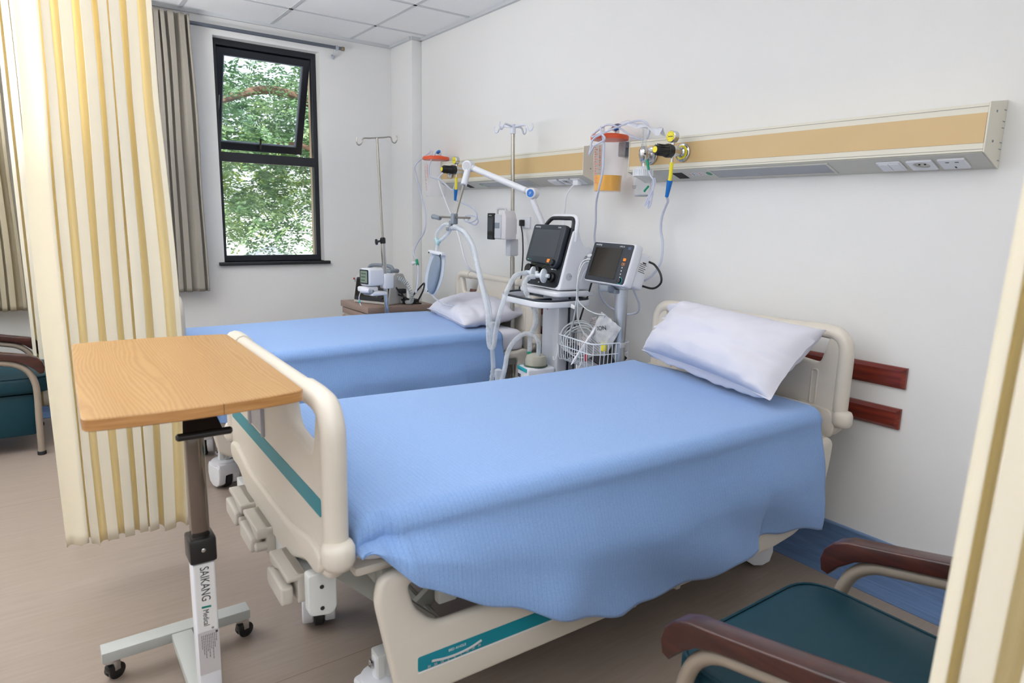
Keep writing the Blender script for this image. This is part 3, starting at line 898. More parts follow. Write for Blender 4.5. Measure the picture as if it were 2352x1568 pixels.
def pillow(label, corners, th, seed, flap=False, drop=0):
    """corners: bottom left, bottom right, top right, top left of the seam"""
    A, B, C_, D = [V(c) for c in corners]
    nrm = (B-A).cross(D-A).normalized()
    nu, nv = 56, 40
    def at(a, b):
        u, v = (a+1)/2, (b+1)/2
        return A*(1-u)*(1-v)+B*u*(1-v)+C_*u*v+D*(1-u)*v
    def sd(sgn):
        def fn(u, v):
            a = u*2-1; b = v*2-1
            f = (1-abs(a)**2.8)**.52*(1-abs(b)**3.0)**.46
            ex = 1-.05*(1-abs(b)**2.2); ey = 1-.09*(1-abs(a)**2.2)
            ed = max(abs(a), abs(b))
            r = 1 if ed < .999 else 0
            w = .013*nz(a*2.2+seed, b*2.0, seed)+.006*nz(a*5+seed, b*4, seed+3)
            # creases radiating from the corners and across the ends
            ca = math.exp(-((1-abs(a))/.35)**2)
            w += .0055*math.sin(b*15+seed+4*nz(a*2, b*2, seed))*ca
            w += .005*math.sin(a*26+seed*2+5*nz(a*2, b*3, 8))*math.exp(-((1-abs(b))/.3)**2)
            z = sgn*th/2*f*(1 if sgn > 0 else .8)+(w*sgn*f**.5*r)
            if ed >= .999: z = .008*nz(a*4+seed, b*4, 5)
            if sgn < 0:       # the underside sags on to the bed at the lower edge
                wt = sstep(.7, -.6, b)*drop
                return at(a*ex, b*ey)+(nrm*(1-wt)+V((0, 0, .8))*wt)*z
            return at(a*ex, b*ey)+nrm*z
        return fn
    g = G().sheet(sd(1), nu, nv); q = G().sheet(sd(-1), nu, nv)
    g.add(q.v, [f[::-1] for f in q.f])
    o = single('pillow', g, 'pillow', label, 'pillow', 'white pillows', smooth=180)
    rim = sd(1)
    s_ = [rim(i/24, 0)+nrm*.003 for i in range(25)]
    part('piped_seam', G().tube(s_, .0026, 6, sub=2), 'pillow', o, world=True)
    if flap:
        ua = (A-B).normalized()
        for k, (v0, v1, ln, ph) in enumerate(((.40, .74, .060, 0), (.62, .99, .045, 2.1))):
            def fl(u, v, v0=v0, v1=v1, ln=ln, ph=ph):
                b = (v0+(v1-v0)*v)*2-1
                p = at(-.965, b*.97); L = ln*(.7+.5*math.sin(PI*v))*(1+.15*math.sin(v*9+ph))
                return p+ua*(L*u)+nrm*(.018*math.sin(v*8+ph)*u+.012*(k*2-1)*u)+V((0, 0, -.01*u*u))
            part('open_end', G().sheet(fl, 10, 24), 'pillow', o, world=True, smooth=180)
    return o
# leaning on the head board of the foreground bed: u = along, v = up the slope
B1 = bedM(BED1); B2 = bedM(BED2)
pillow('plump white pillow leaning against the headboard of the foreground bed',
       [B1 @ V(p) for p in ((-.365, 1.70, .757), (.415, 1.53, .735), (.435, 1.795, .962), (-.225, 1.795, .995))], .25, 2.2, True, 1)
pillow('white pillow lying flat on the far bed below the hanging hoses',
       [V(p) for p in ((1.27, -.44, .725), (2.0, -.60, .722), (1.97, -.14, .765), (1.33, -.10, .80))], .17, 5.7)
# ------------------------------------------------------------------ overbed table
t = thing('overbed_table', 'overbed table with an oak top standing at the foot of the foreground bed', 'table', (3.36, -2.285, 0))
def bow(n=10):
    o = []
    c = [(3.123, -2.487), (3.885, -2.508), (3.878, -2.130), (3.151, -2.112)]
    P = []
    for i in range(4):
        a = V((*c[i], 0)); b = V((*c[(i+1) % 4], 0)); e = (b-a); nrm = V((e.y, -e.x, 0)).normalized()
        amt = .018 if i in (1, 3) else .002
        for k in range(n):
            s = k/n; q = a+e*s+nrm*(amt*4*s*(1-s)); P.append((q.x, q.y))
    rr = [0]*len(P)
    for i, r in ((0, .02), (10, .032), (20, .04), (30, .03)): rr[i] = r
    return P, rr
P, rr = bow()
P = rnd(P, [max(r, 0) for r in rr], 5)
g = G().plate(P, (), .957, .980, r=.002, k=1)
g.m = [0 if max(g.v[i].z for i in f) - min(g.v[i].z for i in f) < .003 and g.v[f[0]].z > .975 else 1 for f in g.f]
top = part('table_top', g, ['oak', 'oakedge'], t, True)
part('edge_joint', G().box((3.8985, -2.287, .9685), (.0012, .0012, .021)), mat('dark_joint', (120, 84, 46), .6), top, True)
part('mounting_plate', G().box((3.55, -2.284, .950), (.22, .20, .012), r=.003), 'black', t, True)
g = G().box((3.55, -2.284, .745), (.034, .040, .41), r=.005)
inner = part('chrome_column', g, 'chromed', t, True)
g = G().box((3.55, -2.284, .544), (.064, .060, .062), r=.006)
col = part('collar', g, 'black', t, True)
part('screw', G().lathe([(0, .005), (.002, .005), (.003, .003), (.003, 0)], (3.582, -2.284, .547), (1, 0, 0), 12), 'chrome', col, True)
g = G().box((3.55, -2.284, .295), (.05, .049, .43), r=.004)
oc = part('outer_column', g, 'white', t, True)
# lever under the table top
g = G()
vs = [(3.585, -2.306, .935), (3.585, -2.262, .935), (3.655, -2.242, .858), (3.655, -2.322, .858)]
g.add(vs+[(a, b, c-.008) for a, b, c in vs], [(0, 1, 2, 3), (7, 6, 5, 4), (0, 4, 5, 1), (1, 5, 6, 2), (2, 6, 7, 3), (3, 7, 4, 0)])
g.cyl((3.655, -2.336, .851), (3.655, -2.222, .851), .0085, n=12, bev=.004)
part('height_lever', g, 'black', t, True)
# lettering down the front of the column
TX = Matrix.Translation((3.5753, -2.284, 0)) @ frameT((0, 0, 0), (0, 0, -1), (0, 1, 0))
part('brand_label', G().plate(rect(-.509, -.0205, -.335, .0205), (), 0, .0004, T=TX), 'labelp', oc, True)
lb = part('small_print_label', G().plate(rect(-.334, -.0235, -.222, .0235), (), 0, .0004, T=TX), 'label', oc, True)
text('lettering', 'SAIKANG', .0285, TX @ Matrix.Translation((-.502, -.001, .0006)), 'ink', oc, True, sx=.735)
part('slash', G().plate([(-.4015, -.011), (-.3965, -.011), (-.3950, .010), (-.4000, .010)], (), 0.0004, .0008, T=TX), 'inkg', oc, True)
text('lettering', 'Medical', .0185, TX @ Matrix.Translation((-.392, -.003, .0006)), 'ink', oc, True, sx=.76)
text('lettering', '®', .008, TX @ Matrix.Translation((-.343, .010, .0006)), 'ink', oc, True)
part('pictogram', G().box((-.328, .0185, .0005), (.006, .005, .0004), T=TX), 'ink', lb, True)
g = G(); rd = random.Random(2)
for k in range(9):
    y = .017-.004*k; a = -.326
    for w in range(rd.randint(4, 9)):
        l = rd.uniform(.003, .008)
        g.box((a+l/2, y, .0005), (l, .0012, .0003), T=TX); a += l+.0013
part('fine_print', g, 'ink', lb, True)
# base: long beam, cross bars and four castors
g = G().box((3.36, -2.285, .082), (.52, .055, .03), r=.003).box((3.128, -2.29, .085), (.055, .40, .032), r=.003).box((3.60, -2.29, .085), (.055, .40, .032), r=.003)
part('base', g, 'steelg', t, True)
def small_caster(par, x, y, a=0, top=.07, r=.024):
    T = Matrix.Translation((x, y, 0)) @ Matrix.Rotation(a, 4, 'Z')
    g = G().lathe([(top-.012, .019), (top, .019)], (x, y, 0), n=14)
    g.box((0, .012, top-.028), (.03, .02, .034), r=.003, T=T)
    c = part('caster', g, 'chrome', par, True)
    w = G()
    for s in (-1, 1): w.lathe([(-.006, r-.006), (-.004, r), (.004, r), (.006, r-.006)], T @ V((s*.0085, .012, r)), T.to_3x3() @ V((1, 0, 0)), 18)
    w.box((0, .004, r+.01), (.026, .034, .026), r=.008, T=T)
    part('wheel', w, 'black', c, True)
for x, y, a in ((3.128, -2.47, .5), (3.128, -2.115, .3), (3.60, -2.47, .9), (3.60, -2.115, .2)): small_caster(t, x, y, a)

# ------------------------------------------------------------------ curtains
def curtain(name, label, cat, path, zt, zb, m, n=200, edge=None, seed=0, nv=60, hemdip=.015, group=None):
    """path(s, h): plan position of the cloth, s along it, h 0 at the bottom .. 1 at the top"""
    def fn(u, v):
        x, y = path(u, v)
        b = zb+hemdip*nz(u*9+seed, seed)
        return V((x, y, b+(zt-b)*v))
    g = G().sheet(fn, n, nv, uv=lambda u, v: (path.uv(u) if hasattr(path, 'uv') else u, v))
    o = single(name, g, m, label, cat, group, smooth=180)
    md = o.modifiers.new('thickness', 'SOLIDIFY'); md.thickness = .0015; md.offset = 0
    return o
def pleats(a, b, k, amp, seed, lean=lambda h: 0, wob=.012, hem=0):
    """a, b plan end points; k pleats of depth amp between them; hem: width of a flat edge at the start"""
    a = V((*a, 0)); b = V((*b, 0)); e = b-a; nr = V((e.y, -e.x, 0)).normalized(); d = e.normalized()
    rd = random.Random(seed); ph = [rd.uniform(.55, 1.55) for _ in range(k+2)]; am = [rd.uniform(.7, 1.2) for _ in range(k+2)]
    cum = [0]
    for p in ph[:k]: cum.append(cum[-1]+p)
    H0 = hem/e.length
    def path(s, h):
        s1 = s
        if hem: s1 = max(0, (s-H0)/(1-H0)) if s > H0 else 0
        q = s1*cum[-1]; i = 0
        while i < k-1 and q > cum[i+1]: i += 1
        t = (q-cum[i])/(cum[i+1]-cum[i])
        A = am[i]*(1-t)+am[i+1]*t
        c = math.cos(2*PI*t)
        off = amp*A*(1-2.1*math.exp(-((t-.5)/.15)**2))*(.85+.25*h)
        al = H0*e.length*0 + (hem if hem else 0) + s1*(e.length-hem) + .30*amp*A*math.sin(4*PI*t)
        if hem and s <= H0: al = s*e.length; off = amp*am[0]*.8*(s/H0)**2
        al += wob*nz(h*2.2+seed, q*.6)+lean(h)*(s-.5)*2
        off += .012*nz(q*.9, h*2.6, seed)
        p = a+d*al+nr*off
        return p.x, p.y
    def uv(s):
        if hem: s = max(0, (s-H0)/(1-H0))
        q = s*cum[-1]; i = 0
        while i < k-1 and q > cum[i+1]: i += 1
        return i+(q-cum[i])/(cum[i+1]-cum[i])
    path.uv = uv
    return path
def lean1(h): return .018*math.sin(PI*min(1, h*1.6))-.01*h
curtain('privacy_curtain', 'pale yellow striped privacy curtain with fold shade painted in, bunched behind the overbed table', 'curtain',
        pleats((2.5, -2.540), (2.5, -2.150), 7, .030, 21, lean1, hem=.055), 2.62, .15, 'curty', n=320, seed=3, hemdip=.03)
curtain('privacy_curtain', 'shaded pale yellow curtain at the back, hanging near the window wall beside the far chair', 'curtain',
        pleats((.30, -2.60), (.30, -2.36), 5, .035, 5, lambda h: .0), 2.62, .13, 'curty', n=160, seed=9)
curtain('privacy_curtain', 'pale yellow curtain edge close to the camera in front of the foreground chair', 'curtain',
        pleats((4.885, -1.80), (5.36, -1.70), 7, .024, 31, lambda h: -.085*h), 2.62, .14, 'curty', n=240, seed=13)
def gpath(y0, y1, k, amp, seed):
    base = pleats((.108, y0), (.108, y1), k, amp, seed, lambda h: .022*(1-h))
    return lambda s, h: base(s, h)
curtain('window_curtain', 'taupe window curtain pushed to the left of the right-hand window', 'curtain',
        gpath(-1.99, -1.575, 8, .024, 8), 2.595, .775, 'curtg', n=260, seed=2, hemdip=.004)
curtain('window_curtain', 'beige window curtain at the left edge of the picture', 'curtain',
        gpath(-2.98, -2.63, 6, .026, 12), 2.595, .70, 'curtb', n=200, seed=4, hemdip=.004)
t = thing('curtain_rod', 'thin grey curtain rod above the right-hand window', 'curtain rod', (.062, -1.2, 2.5575))
part('pole', G().cyl((.062, -2.05, 2.5575), (.062, -.52, 2.5575), .0125, n=14), 'rod', t, True)
part('finial', G().cyl((.062, -.52, 2.5575), (.062, -.495, 2.5575), .0155, n=14, bev=.003), 'brass', t, True)
g = G().tube([(.004, -.565, 2.50), (.03, -.565, 2.505), (.045, -.565, 2.53), (.05, -.565, 2.55)], .008, 8)
g.lathe([(-.011, .0125), (-.011, .017), (.011, .017), (.011, .0125)], (.062, -.555, 2.5575), (0, 1, 0), 14)
g.box((.003, -.565, 2.50), (.006, .022, .034), r=.002)
part('bracket', g, 'alu', t, True)

# ------------------------------------------------------------------ wooden bumper boards on the head wall
def board(x0, x1, z0, z1, label):
    g = G().plate(rect(x0, z0, x1, z1), (), -.022, 0, T=Matrix.Translation((0, -.0005, 0)) @ frameT((0, 0, 0), (1, 0, 0), (0, 0, 1)).__matmul__(Matrix.Diagonal((1, 1, -1, 1))))
    bm_in = .013
    # bevelled front
    g = G()
    a = [(x0, -.001, z0), (x1, -.001, z0), (x1, -.001, z1), (x0, -.001, z1)]
    b = [(x0, -.012, z0), (x1, -.012, z0), (x1, -.012, z1), (x0, -.012, z1)]
    c = [(x0+bm_in, -.024, z0+bm_in), (x1-bm_in, -.024, z0+bm_in), (x1-bm_in, -.024, z1-bm_in), (x0+bm_in, -.024, z1-bm_in)]
    f = [(3, 2, 1, 0), (8, 9, 10, 11)]
    for o in (0, 4):
        for k in range(4): f.append((o+k, o+(k+1) % 4, o+4+(k+1) % 4, o+4+k))
    g.add(a+b+c, f)
    return single('bumper_board', g, 'mahog', label, 'board', 'wooden bumper boards')
board(2.93, 4.095, .748, .826, 'upper mahogany bumper board on the wall behind the foreground bed')
board(2.93, 4.092, .594, .672, 'lower mahogany bumper board on the wall behind the foreground bed')
board(1.12, 2.215, .748, .826, 'upper mahogany bumper board on the wall behind the far bed')
board(1.12, 2.215, .594, .672, 'lower mahogany bumper board on the wall behind the far bed')

# ------------------------------------------------------------------ armchairs
def make_chair(label, loc, rz):
    t = thing('armchair', label, 'chair', loc, rz, 'teal recliner armchairs')
    o = rnd([(-.045, -.272), (.52, -.272), (.52, .272), (-.045, .272)], [.10, .03, .03, .10], 8)
    g = G(); n = len(o); cx, cy = .2375, 0
    prof = [(.335, .02), (.34, .005), (.36, 0), (.405, 0), (.418, .004), (.426, .012), (.428, .022)]
    rings = []
    for z, e in prof:
        rings.append([(cx+(x-cx)*(1-e/.28), cy+(y-cy)*(1-e/.272), z) for x, y in o])
    for f, dz in ((.8, .008), (.5, .016), (.2, .02)): rings.append([(cx+(x-cx)*f, cy+(y-cy)*f, .428+dz) for x, y in o])
    vs = [p for r in rings for p in r]
    fs = [(i*n+k, i*n+(k+1) % n, (i+1)*n+(k+1) % n, (i+1)*n+k) for i in range(len(rings)-1) for k in range(n)]
    fs += [tuple(reversed(range(n))), tuple((len(rings)-1)*n+k for k in range(n))]
    g.add(vs, fs)
    s = part('seat', g, 'vinyl', t, smooth=60)
    part('piping', G().tube([(cx+(x-cx)*.985, cy+(y-cy)*.985, .424) for x, y in o], .004, 6, closed=True, sub=1), 'vinyl', s)
    g = G().box((.27, 0, .215), (.46, .50, .235), r=.02)
    part('base_panel', g, 'vinyl', t)
    Tb = Matrix.Translation((.50, 0, .40)) @ Matrix.Rotation(math.radians(14), 4, 'Y')
    g = G().box((.06, 0, .36), (.12, .50, .74), r=.05, seg=4, T=Tb)
    part('backrest', g, 'vinyl', t, smooth=60)
    for sy in (1, -1):
        y = sy*.300
        up = [(-.012, .455), (-.018, .485), (-.010, .515), (.012, .540), (.045, .556), (.085, .564), (.15, .577), (.35, .620), (.60, .672)]
        lo = [(.60, .632), (.35, .580), (.16, .540), (.11, .528), (.07, .512), (.03, .480), (.006, .450)]
        g = G().plate(up[::-1]+lo[::-1], (), -.026, .026, r=.005, T=Matrix.Translation((0, y, 0)) @ frameT((0, 0, 0), (1, 0, 0), (0, 0, 1)))
        part('armrest', g, 'mahogd', t)
        g = G().tube([(.035, y, .012), (.032, y, .20), (.028, y, .34), (.034, y, .41), (.058, y, .468), (.105, y, .507), (.18, y, .527), (.36, y, .566), (.60, y, .617)], .0165, 12, sub=6)
        g.tube([(.57, y, .612), (.60, y, .45), (.60, y, .012)], .0165, 12, sub=6)
        f = part('frame_tube', g, 'teatube', t)
        g = G().cyl((.035, y, 0), (.035, y, .02), .021, n=14, bev=.002).cyl((.60, y, 0), (.60, y, .02), .021, n=14, bev=.002)
        part('foot_cap', g, 'rubber', f)
    return t
ch = make_chair('teal vinyl armchair with wooden arms in the front right corner', (4.367, -1.243, 0), 0)
c2 = copy_tree(ch); c2.location = (.565, -2.565, 0); c2.rotation_euler = (0, 0, -PI/2)
c2['label'] = 'teal vinyl armchair with wooden arms at the left edge beyond the curtain'
# ------------------------------------------------------------------ bedhead service panels on the head wall
DX = -1.8615
def rosette(par, x, z, ring):
    g = G().lathe([(0, .038), (.006, .041), (.010, .040), (.012, .036), (.012, 0)], (x, -.126, z), (0, -1, 0), 28)
    r = part('gas_outlet', g, 'chrome', par, True)
    part('colour_ring', G().lathe([(0, .031), (.002, .031), (.003, .0), ], (x, -.138, z), (0, -1, 0), 24), ring, r, True)
    part('socket_bore', G().lathe([(0, .0235), (.006, .0225), (.010, .016), (.02, .014), (.02, 0)], (x, -.140, z), (0, -1, 0), 20), 'chrome', r, True)
def make_panel(label):
    x0, x1 = 2.75, 4.28
    t = thing('bedhead_panel', label, 'wall panel', (3.515, -.001, 1.521), 0, 'bedhead panels')
    TP = frameT((0, 0, 0), (0, 1, 0), (0, 0, 1))     # u = y, v = z, w = x
    pr = [(-.001, 1.521), (-.126, 1.566), (-.126, 1.710), (-.001, 1.728)]
    part('housing', G().plate(pr, (), x0+.004, x1-.004, r=.002, k=1, T=TP), 'beige', t, True)
    for a, b in ((x0, x0+.004), (x1-.004, x1)):
        ec = part('end_cap', G().plate([(-.001, 1.519), (-.128, 1.564), (-.128, 1.713), (-.001, 1.731)], (), a, b, T=TP), 'beige', t, True)
        xx = x1+.0006 if b == x1 else x0-.0006
        for y, z in ((-.075, 1.69), (-.075, 1.60)): part('screw', G().lathe([(-.001, .004), (.001, .004)], (xx, y, z), (1, 0, 0), 8), 'grey', ec, True)
        for z in (1.70, 1.665, 1.645, 1.60, 1.58, 1.545): part('slot', G().box((xx, -.012, z), (.001, .016, .0025)), 'grey', ec, True)
    part('tan_strip', G().box(((x0+x1)/2, -.1265, 1.6365), (x1-x0-.012, .002, .09), r=.0005, seg=1), 'tan', t, True)
    g = G()
    for z in (1.7005, 1.573): g.box(((x0+x1)/2, -.1262, z), (x1-x0-.01, .001, .0016))
    part('seam_line', g, mat('panel_seam', (150, 148, 140), .6) if 'panel_seam' not in MATS else MATS['panel_seam'], t, True)
    TU = frameT((0, -.126, 1.565), (1, 0, 0), (0, .1335*.944, -.1335*.33))      # u = x, v up the underside
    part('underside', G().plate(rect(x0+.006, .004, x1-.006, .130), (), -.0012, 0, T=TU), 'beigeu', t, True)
    lo = [(3.215, .018), (3.765, .018), (3.765, .112), (3.215, .112)]
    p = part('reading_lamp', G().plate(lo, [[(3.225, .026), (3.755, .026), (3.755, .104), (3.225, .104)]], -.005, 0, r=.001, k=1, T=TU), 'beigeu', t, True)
    part('diffuser', G().plate(rect(3.225, .026, 3.755, .104), (), -.0025, 0, T=TU), 'diff', p, True)
    p = part('light_switch', G().plate(rect(3.935, .034, 4.017, .106, .006), (), -.007, 0, r=.002, k=1, T=TU), 'sock', t, True)
    for a in (3.941, 3.977): part('rocker', G().plate(rect(a, .042, a+.034, .098, .003), (), -.010, -.006, r=.001, k=1, T=TU), 'sock', p, True)
    p = part('round_socket', G().plate(rect(4.035, .034, 4.117, .106, .006), [[(4.076+.026*math.cos(a*PI/10), .07+.026*math.sin(a*PI/10)) for a in range(20)]], -.008, 0, r=.002, k=1, T=TU), 'sock', t, True)
    for a in (-.009, .009): part('pin_hole', G().lathe([(0, .0035), (.002, .0035)], TU @ V((4.076+a, .07, -.0015)), TU.to_3x3() @ V((0, 0, -1)), 8), 'dark', p, True)
    p = part('square_socket', G().plate(rect(4.133, .034, 4.215, .106, .006), (), -.008, 0, r=.002, k=1, T=TU), 'sock', t, True)
    for q in ((4.172, .085, 4.177, .096), (4.155, .05, 4.166, .054), (4.183, .05, 4.194, .054)): part('pin_hole', G().plate(rect(*q), (), -.0086, -.007, T=TU), 'dark', p, True)
    p = part('cable_outlet', G().plate(rect(3.0, .035, 3.06, .10), (), -.002, 0, T=TU), 'dark', t, True)
    rd = random.Random(4); cs = ['print', 'inkg', 'label', 'print', 'label']
    g = G()
    for k in range(5):
        g.plate(rect(3.085+.019*k, .045, 3.100+.019*k, .075), (), -.0016, 0, T=TU, mi=k)
    part('sticker_row', g, ['labelp']*5, t, True)
    g = G()
    for k in range(5):
        for j in range(2):
            g.plate(rnd([(3.087+.019*k, .05+.012*j), (3.097+.019*k, .05+.012*j), (3.092+.019*k, .059+.012*j)], 0), (), -.002, -.0012, T=TU, mi=k)
    part('sticker_symbol', g, cs, t, True)
    part('round_sticker', G().plate([(3.198+.014*math.cos(a*PI/10), .06+.017*math.sin(a*PI/10)) for a in range(20)], (), -.0016, 0, T=TU), 'green', t, True)
    rosette(t, 2.90, 1.635, 'white'); rosette(t, 3.091, 1.637, 'yellow')
    return t
pn = make_panel('long beige and tan bedhead panel over the foreground bed')
p2 = copy_tree(pn); p2.location.x += DX
p2['label'] = 'beige and tan bedhead panel over the far bed, crossed by a drip pole'

# vacuum regulators
def regulator(label):
    x, z = 3.091, 1.637
    t = thing('vacuum_regulator', label, 'regulator', (x, -.16, z-.13), 0, 'vacuum regulators')
    g = G().cyl((x, -.154, z), (x, -.19, z), .019, n=18, bev=.003).cyl((x, -.188, z), (x, -.212, z), .026, n=20, bev=.004)
    g.cyl((x, -.2, z+.02), (x, -.2, z+.05), .008, n=12).cyl((x, -.2, z-.022), (x, -.2, z-.05), .006, n=12)
    part('body', g, 'chrome', t, True)
    g = G().lathe([(0, .029), (.02, .031), (.028, .029), (.03, .024), (.095, .0195), (.10, .016), (.10, 0)], (x, -.212, z), (0, -1, 0), 24)
    for k in range(12):
        a = 2*PI*k/12; g.box((x+.0235*math.cos(a), -.27, z+.0235*math.sin(a)), (.004, .06, .004), r=.001)
    k = part('control_knob', g, 'black', t, True)
    part('knob_cap', G().lathe([(0, .0135), (.0015, .0135), (.0015, 0)], (x, -.3118, z), (0, -1, 0), 20), 'yellow', k, True)
    g = G().lathe([(-.018, .022), (-.016, .026), (.010, .026), (.012, .023)], (x, -.206, z+.062), (0, -1, 0), 26)
    gg = part('gauge', g, 'chrome', t, True)
    part('gauge_face', G().lathe([(0, .0228), (.001, .0228), (.001, 0)], (x, -.2182, z+.062), (0, -1, 0), 24), 'yellow', gg, True)
    g = G().box((x, -.2198, z+.062), (.026, .0006, .003))
    for q in range(9):
        a = PI*(-.25+1.5*q/8); g.box((x+.018*math.cos(a), -.2195, z+.062+.018*math.sin(a)), (.002, .0005, .002))
    part('needle', g, 'ink', gg, True)
    g = G().tube([(x, -.2, z-.048), (x-.001, -.2, z-.09), (x-.004, -.2, z-.128)], .0085, 12)
    part('yellow_sleeve', g, 'yellow', t, True, label='yellow sleeve')
    g = G().tube([(x-.004, -.2, z-.126), (x-.012, -.198, z-.165), (x-.02, -.196, z-.198)], lambda u: .0135-.075*u, 12)
    part('blue_sleeve', g, 'blue', t, True, label='blue tapered sleeve')
    return t
rg = regulator('chrome vacuum regulator with black knob and yellow gauge on the panel over the foreground bed')
r2_ = copy_tree(rg); r2_.location.x += DX
r2_['label'] = 'chrome vacuum regulator with yellow gauge on the far panel beside the white jointed arm'

# oxygen flowmeter with its humidifier bottle
x, z = 2.918, 1.64
t = thing('oxygen_flowmeter', 'chrome oxygen flowmeter with clear humidifier bottle on the nearer panel', 'flowmeter', (x, -.2, 1.44))
g = G().lathe([(-.045, .006), (-.04, .012), (-.03, .017), (-.01, .022), (.012, .022), (.02, .018), (.03, .013)], (x, -.2, z), (0, 0, 1), 22)
g.cyl((2.90, -.15, 1.635), (x, -.2, z), .012, n=14).ball((2.905, -.165, 1.637), .021, 16)
g.cyl((x, -.2, 1.60), (x, -.2, 1.578), .010, n=6, bev=.001)
part('body', g, 'chrome', t, True)
g = G().lathe([(0, .0125), (.085, .0125), (.088, .006), (.088, 0)], (x, -.2, z+.028), (0, 0, 1), 16)
tb = part('flow_tube', g, 'clearb', t, True)
g = G().cyl((x, -.2, z+.03), (x, -.2, z+.105), .0045, n=10)
part('inner_tube', g, 'clear', tb, True)
g = G()
for k in range(12): g.box((x+.003, -.2128, z+.036+.006*k), (.006 if k % 3 else .009, .0006, .0011))
part('scale', g, 'ink', tb, True)
g = G().lathe([(0, .012), (.004, .03), (.018, .043), (.045, .046), (.046, 0)], (x+.004, -.2, 1.58), (0, 0, -1), 30)
for k in range(30):
    a = 2*PI*k/30; g.box((x+.004+.0455*math.cos(a), -.2+.0455*math.sin(a), 1.55), (.003, .003, .028))
part('bottle_cap', g, 'white', t, True)
g = G().lathe([(0, .041), (.02, .043), (.085, .038), (.09, .034), (.09, 0)], (x+.006, -.2, 1.534), (0, 0, -1), 28)
bt = part('bottle', g, 'clearb', t, True)
part('bottle_base', G().lathe([(0, .036), (.006, .037), (.006, 0)], (x+.006, -.2, 1.444), (0, 0, 1), 26), 'diff', bt, True)
g = G()
for k, zz in enumerate((1.49, 1.484, 1.478)):
    g.box((x-.008, -.2405, zz), (.03-.006*k, .0008, .0016))
part('print_mark', g, 'ink', bt, True)
g = G().tube([(3.0, -.262, 1.60), (3.005, -.262, 1.585), (3.014, -.262, 1.555)], lambda u: .008-.06*u, 10)
t = thing('nasal_cannula', 'clear nasal cannula with green ends dangling from the flowmeter bottle', 'cannula', (3.0, -.262, 1.40))
part('connector', g, 'green', t, True)
g = G().tube([(3.014, -.262, 1.555), (3.03, -.262, 1.53), (3.046, -.262, 1.51), (3.048, -.262, 1.475), (3.03, -.262, 1.44), (3.012, -.26, 1.405), (3.0, -.258, 1.40), (3.01, -.256, 1.43), (3.036, -.256, 1.475), (3.05, -.256, 1.50), (3.04, -.25, 1.52), (3.03, -.25, 1.50), (3.035, -.25, 1.45), (3.025, -.25, 1.40), (3.012, -.25, 1.39), (3.02, -.25, 1.42)], .0036, 7)
part('tubing', g, 'tubeb', t, True)
g = G().tube([(3.0, -.268, 1.462), (3.01, -.268, 1.472), (3.024, -.268, 1.484)], .005, 8)
part('clip', g, 'green', t, True)

# suction canisters
def canister(label, full, x=2.618):
    y = -.135
    t = thing('suction_canister', label, 'canister', (x, y, 1.468), 0, 'suction canisters')
    out = [(0, 0), (.0, .066), (.004, .07), (.25, .084), (.262, .086)]
    inn = [(.262, .083), (.25, .081), (.006, .067), (.006, 0)]
    part('jar', G().lathe(out+inn, (x, y, 1.47), (0, 0, 1), 36, caps=False), 'clear', t, True)
    if full:
        part('fluid', G().lathe([(.0065, 0), (.0065, .066), (.082, .0706), (.082, 0)], (x, y, 1.47), (0, 0, 1), 32, caps=False), 'urine', t, True, label='dark yellow fluid')
    g = G().lathe([(0, .084), (0, .0945), (.016, .096), (.022, .092), (.024, .06), (.028, .058), (.029, 0)], (x, y, 1.727), (0, 0, 1), 36)
    ld = part('lid', g, 'orlid', t, True)
    for dx, dy in ((-.03, -.02), (.04, .01)):
        part('port', G().lathe([(0, .012), (.025, .010), (.04, .008), (.04, 0)], (x+dx, y+dy, 1.754), (0, 0, 1), 14), 'clearh', ld, True)
    part('blue_cap', G().cyl((x+.055, y-.02, 1.772), (x+.085, y-.02, 1.782), .011, n=12, bev=.003), 'blue', ld, True)
    g = G()
    for k in range(16):
        zz = 1.512+.0115*k; rr = .0712+.0145*(zz-1.47)/.262+.0005
        for a0, a1 in ((-1.80, -1.66), (-1.62, -1.52)) if k % 2 == 0 else ((-1.80, -1.68),):
            n = 4; vs = []
            for q in range(n+1):
                a = a0+(a1-a0)*q/n
                vs += [(x+rr*math.cos(a), y+rr*math.sin(a), zz), (x+(rr+.0001)*math.cos(a), y+(rr+.0001)*math.sin(a), zz+.0045)]
            g.add(vs, [(2*q, 2*q+2, 2*q+3, 2*q+1) for q in range(n)])
    for q in range(9):
        zz = 1.60+.011*q; rr = .0718+.0145*(zz-1.47)/.262; a = -1.34
        g.box((x+rr*math.cos(a), y+rr*math.sin(a), zz), (.004, .002, .007))
    part('graduation', g, 'print', t, True)
    g = G().box((x-.005, -.022, 1.69), (.055, .042, .075), r=.008).box((x-.005, -.045, 1.69), (.03, .012, .06), r=.003)
    g.tube([(x+.05, -.065, 1.70), (x+.04, -.035, 1.70), (x+.02, -.03, 1.70)], .008, 8)
    part('wall_clip', g, 'grey', t, True)
    return t
canister('suction canister with orange lid and yellow fluid between the two wall panels', True)
canister('empty suction canister with orange lid in the corner by the pillar', False, .835)

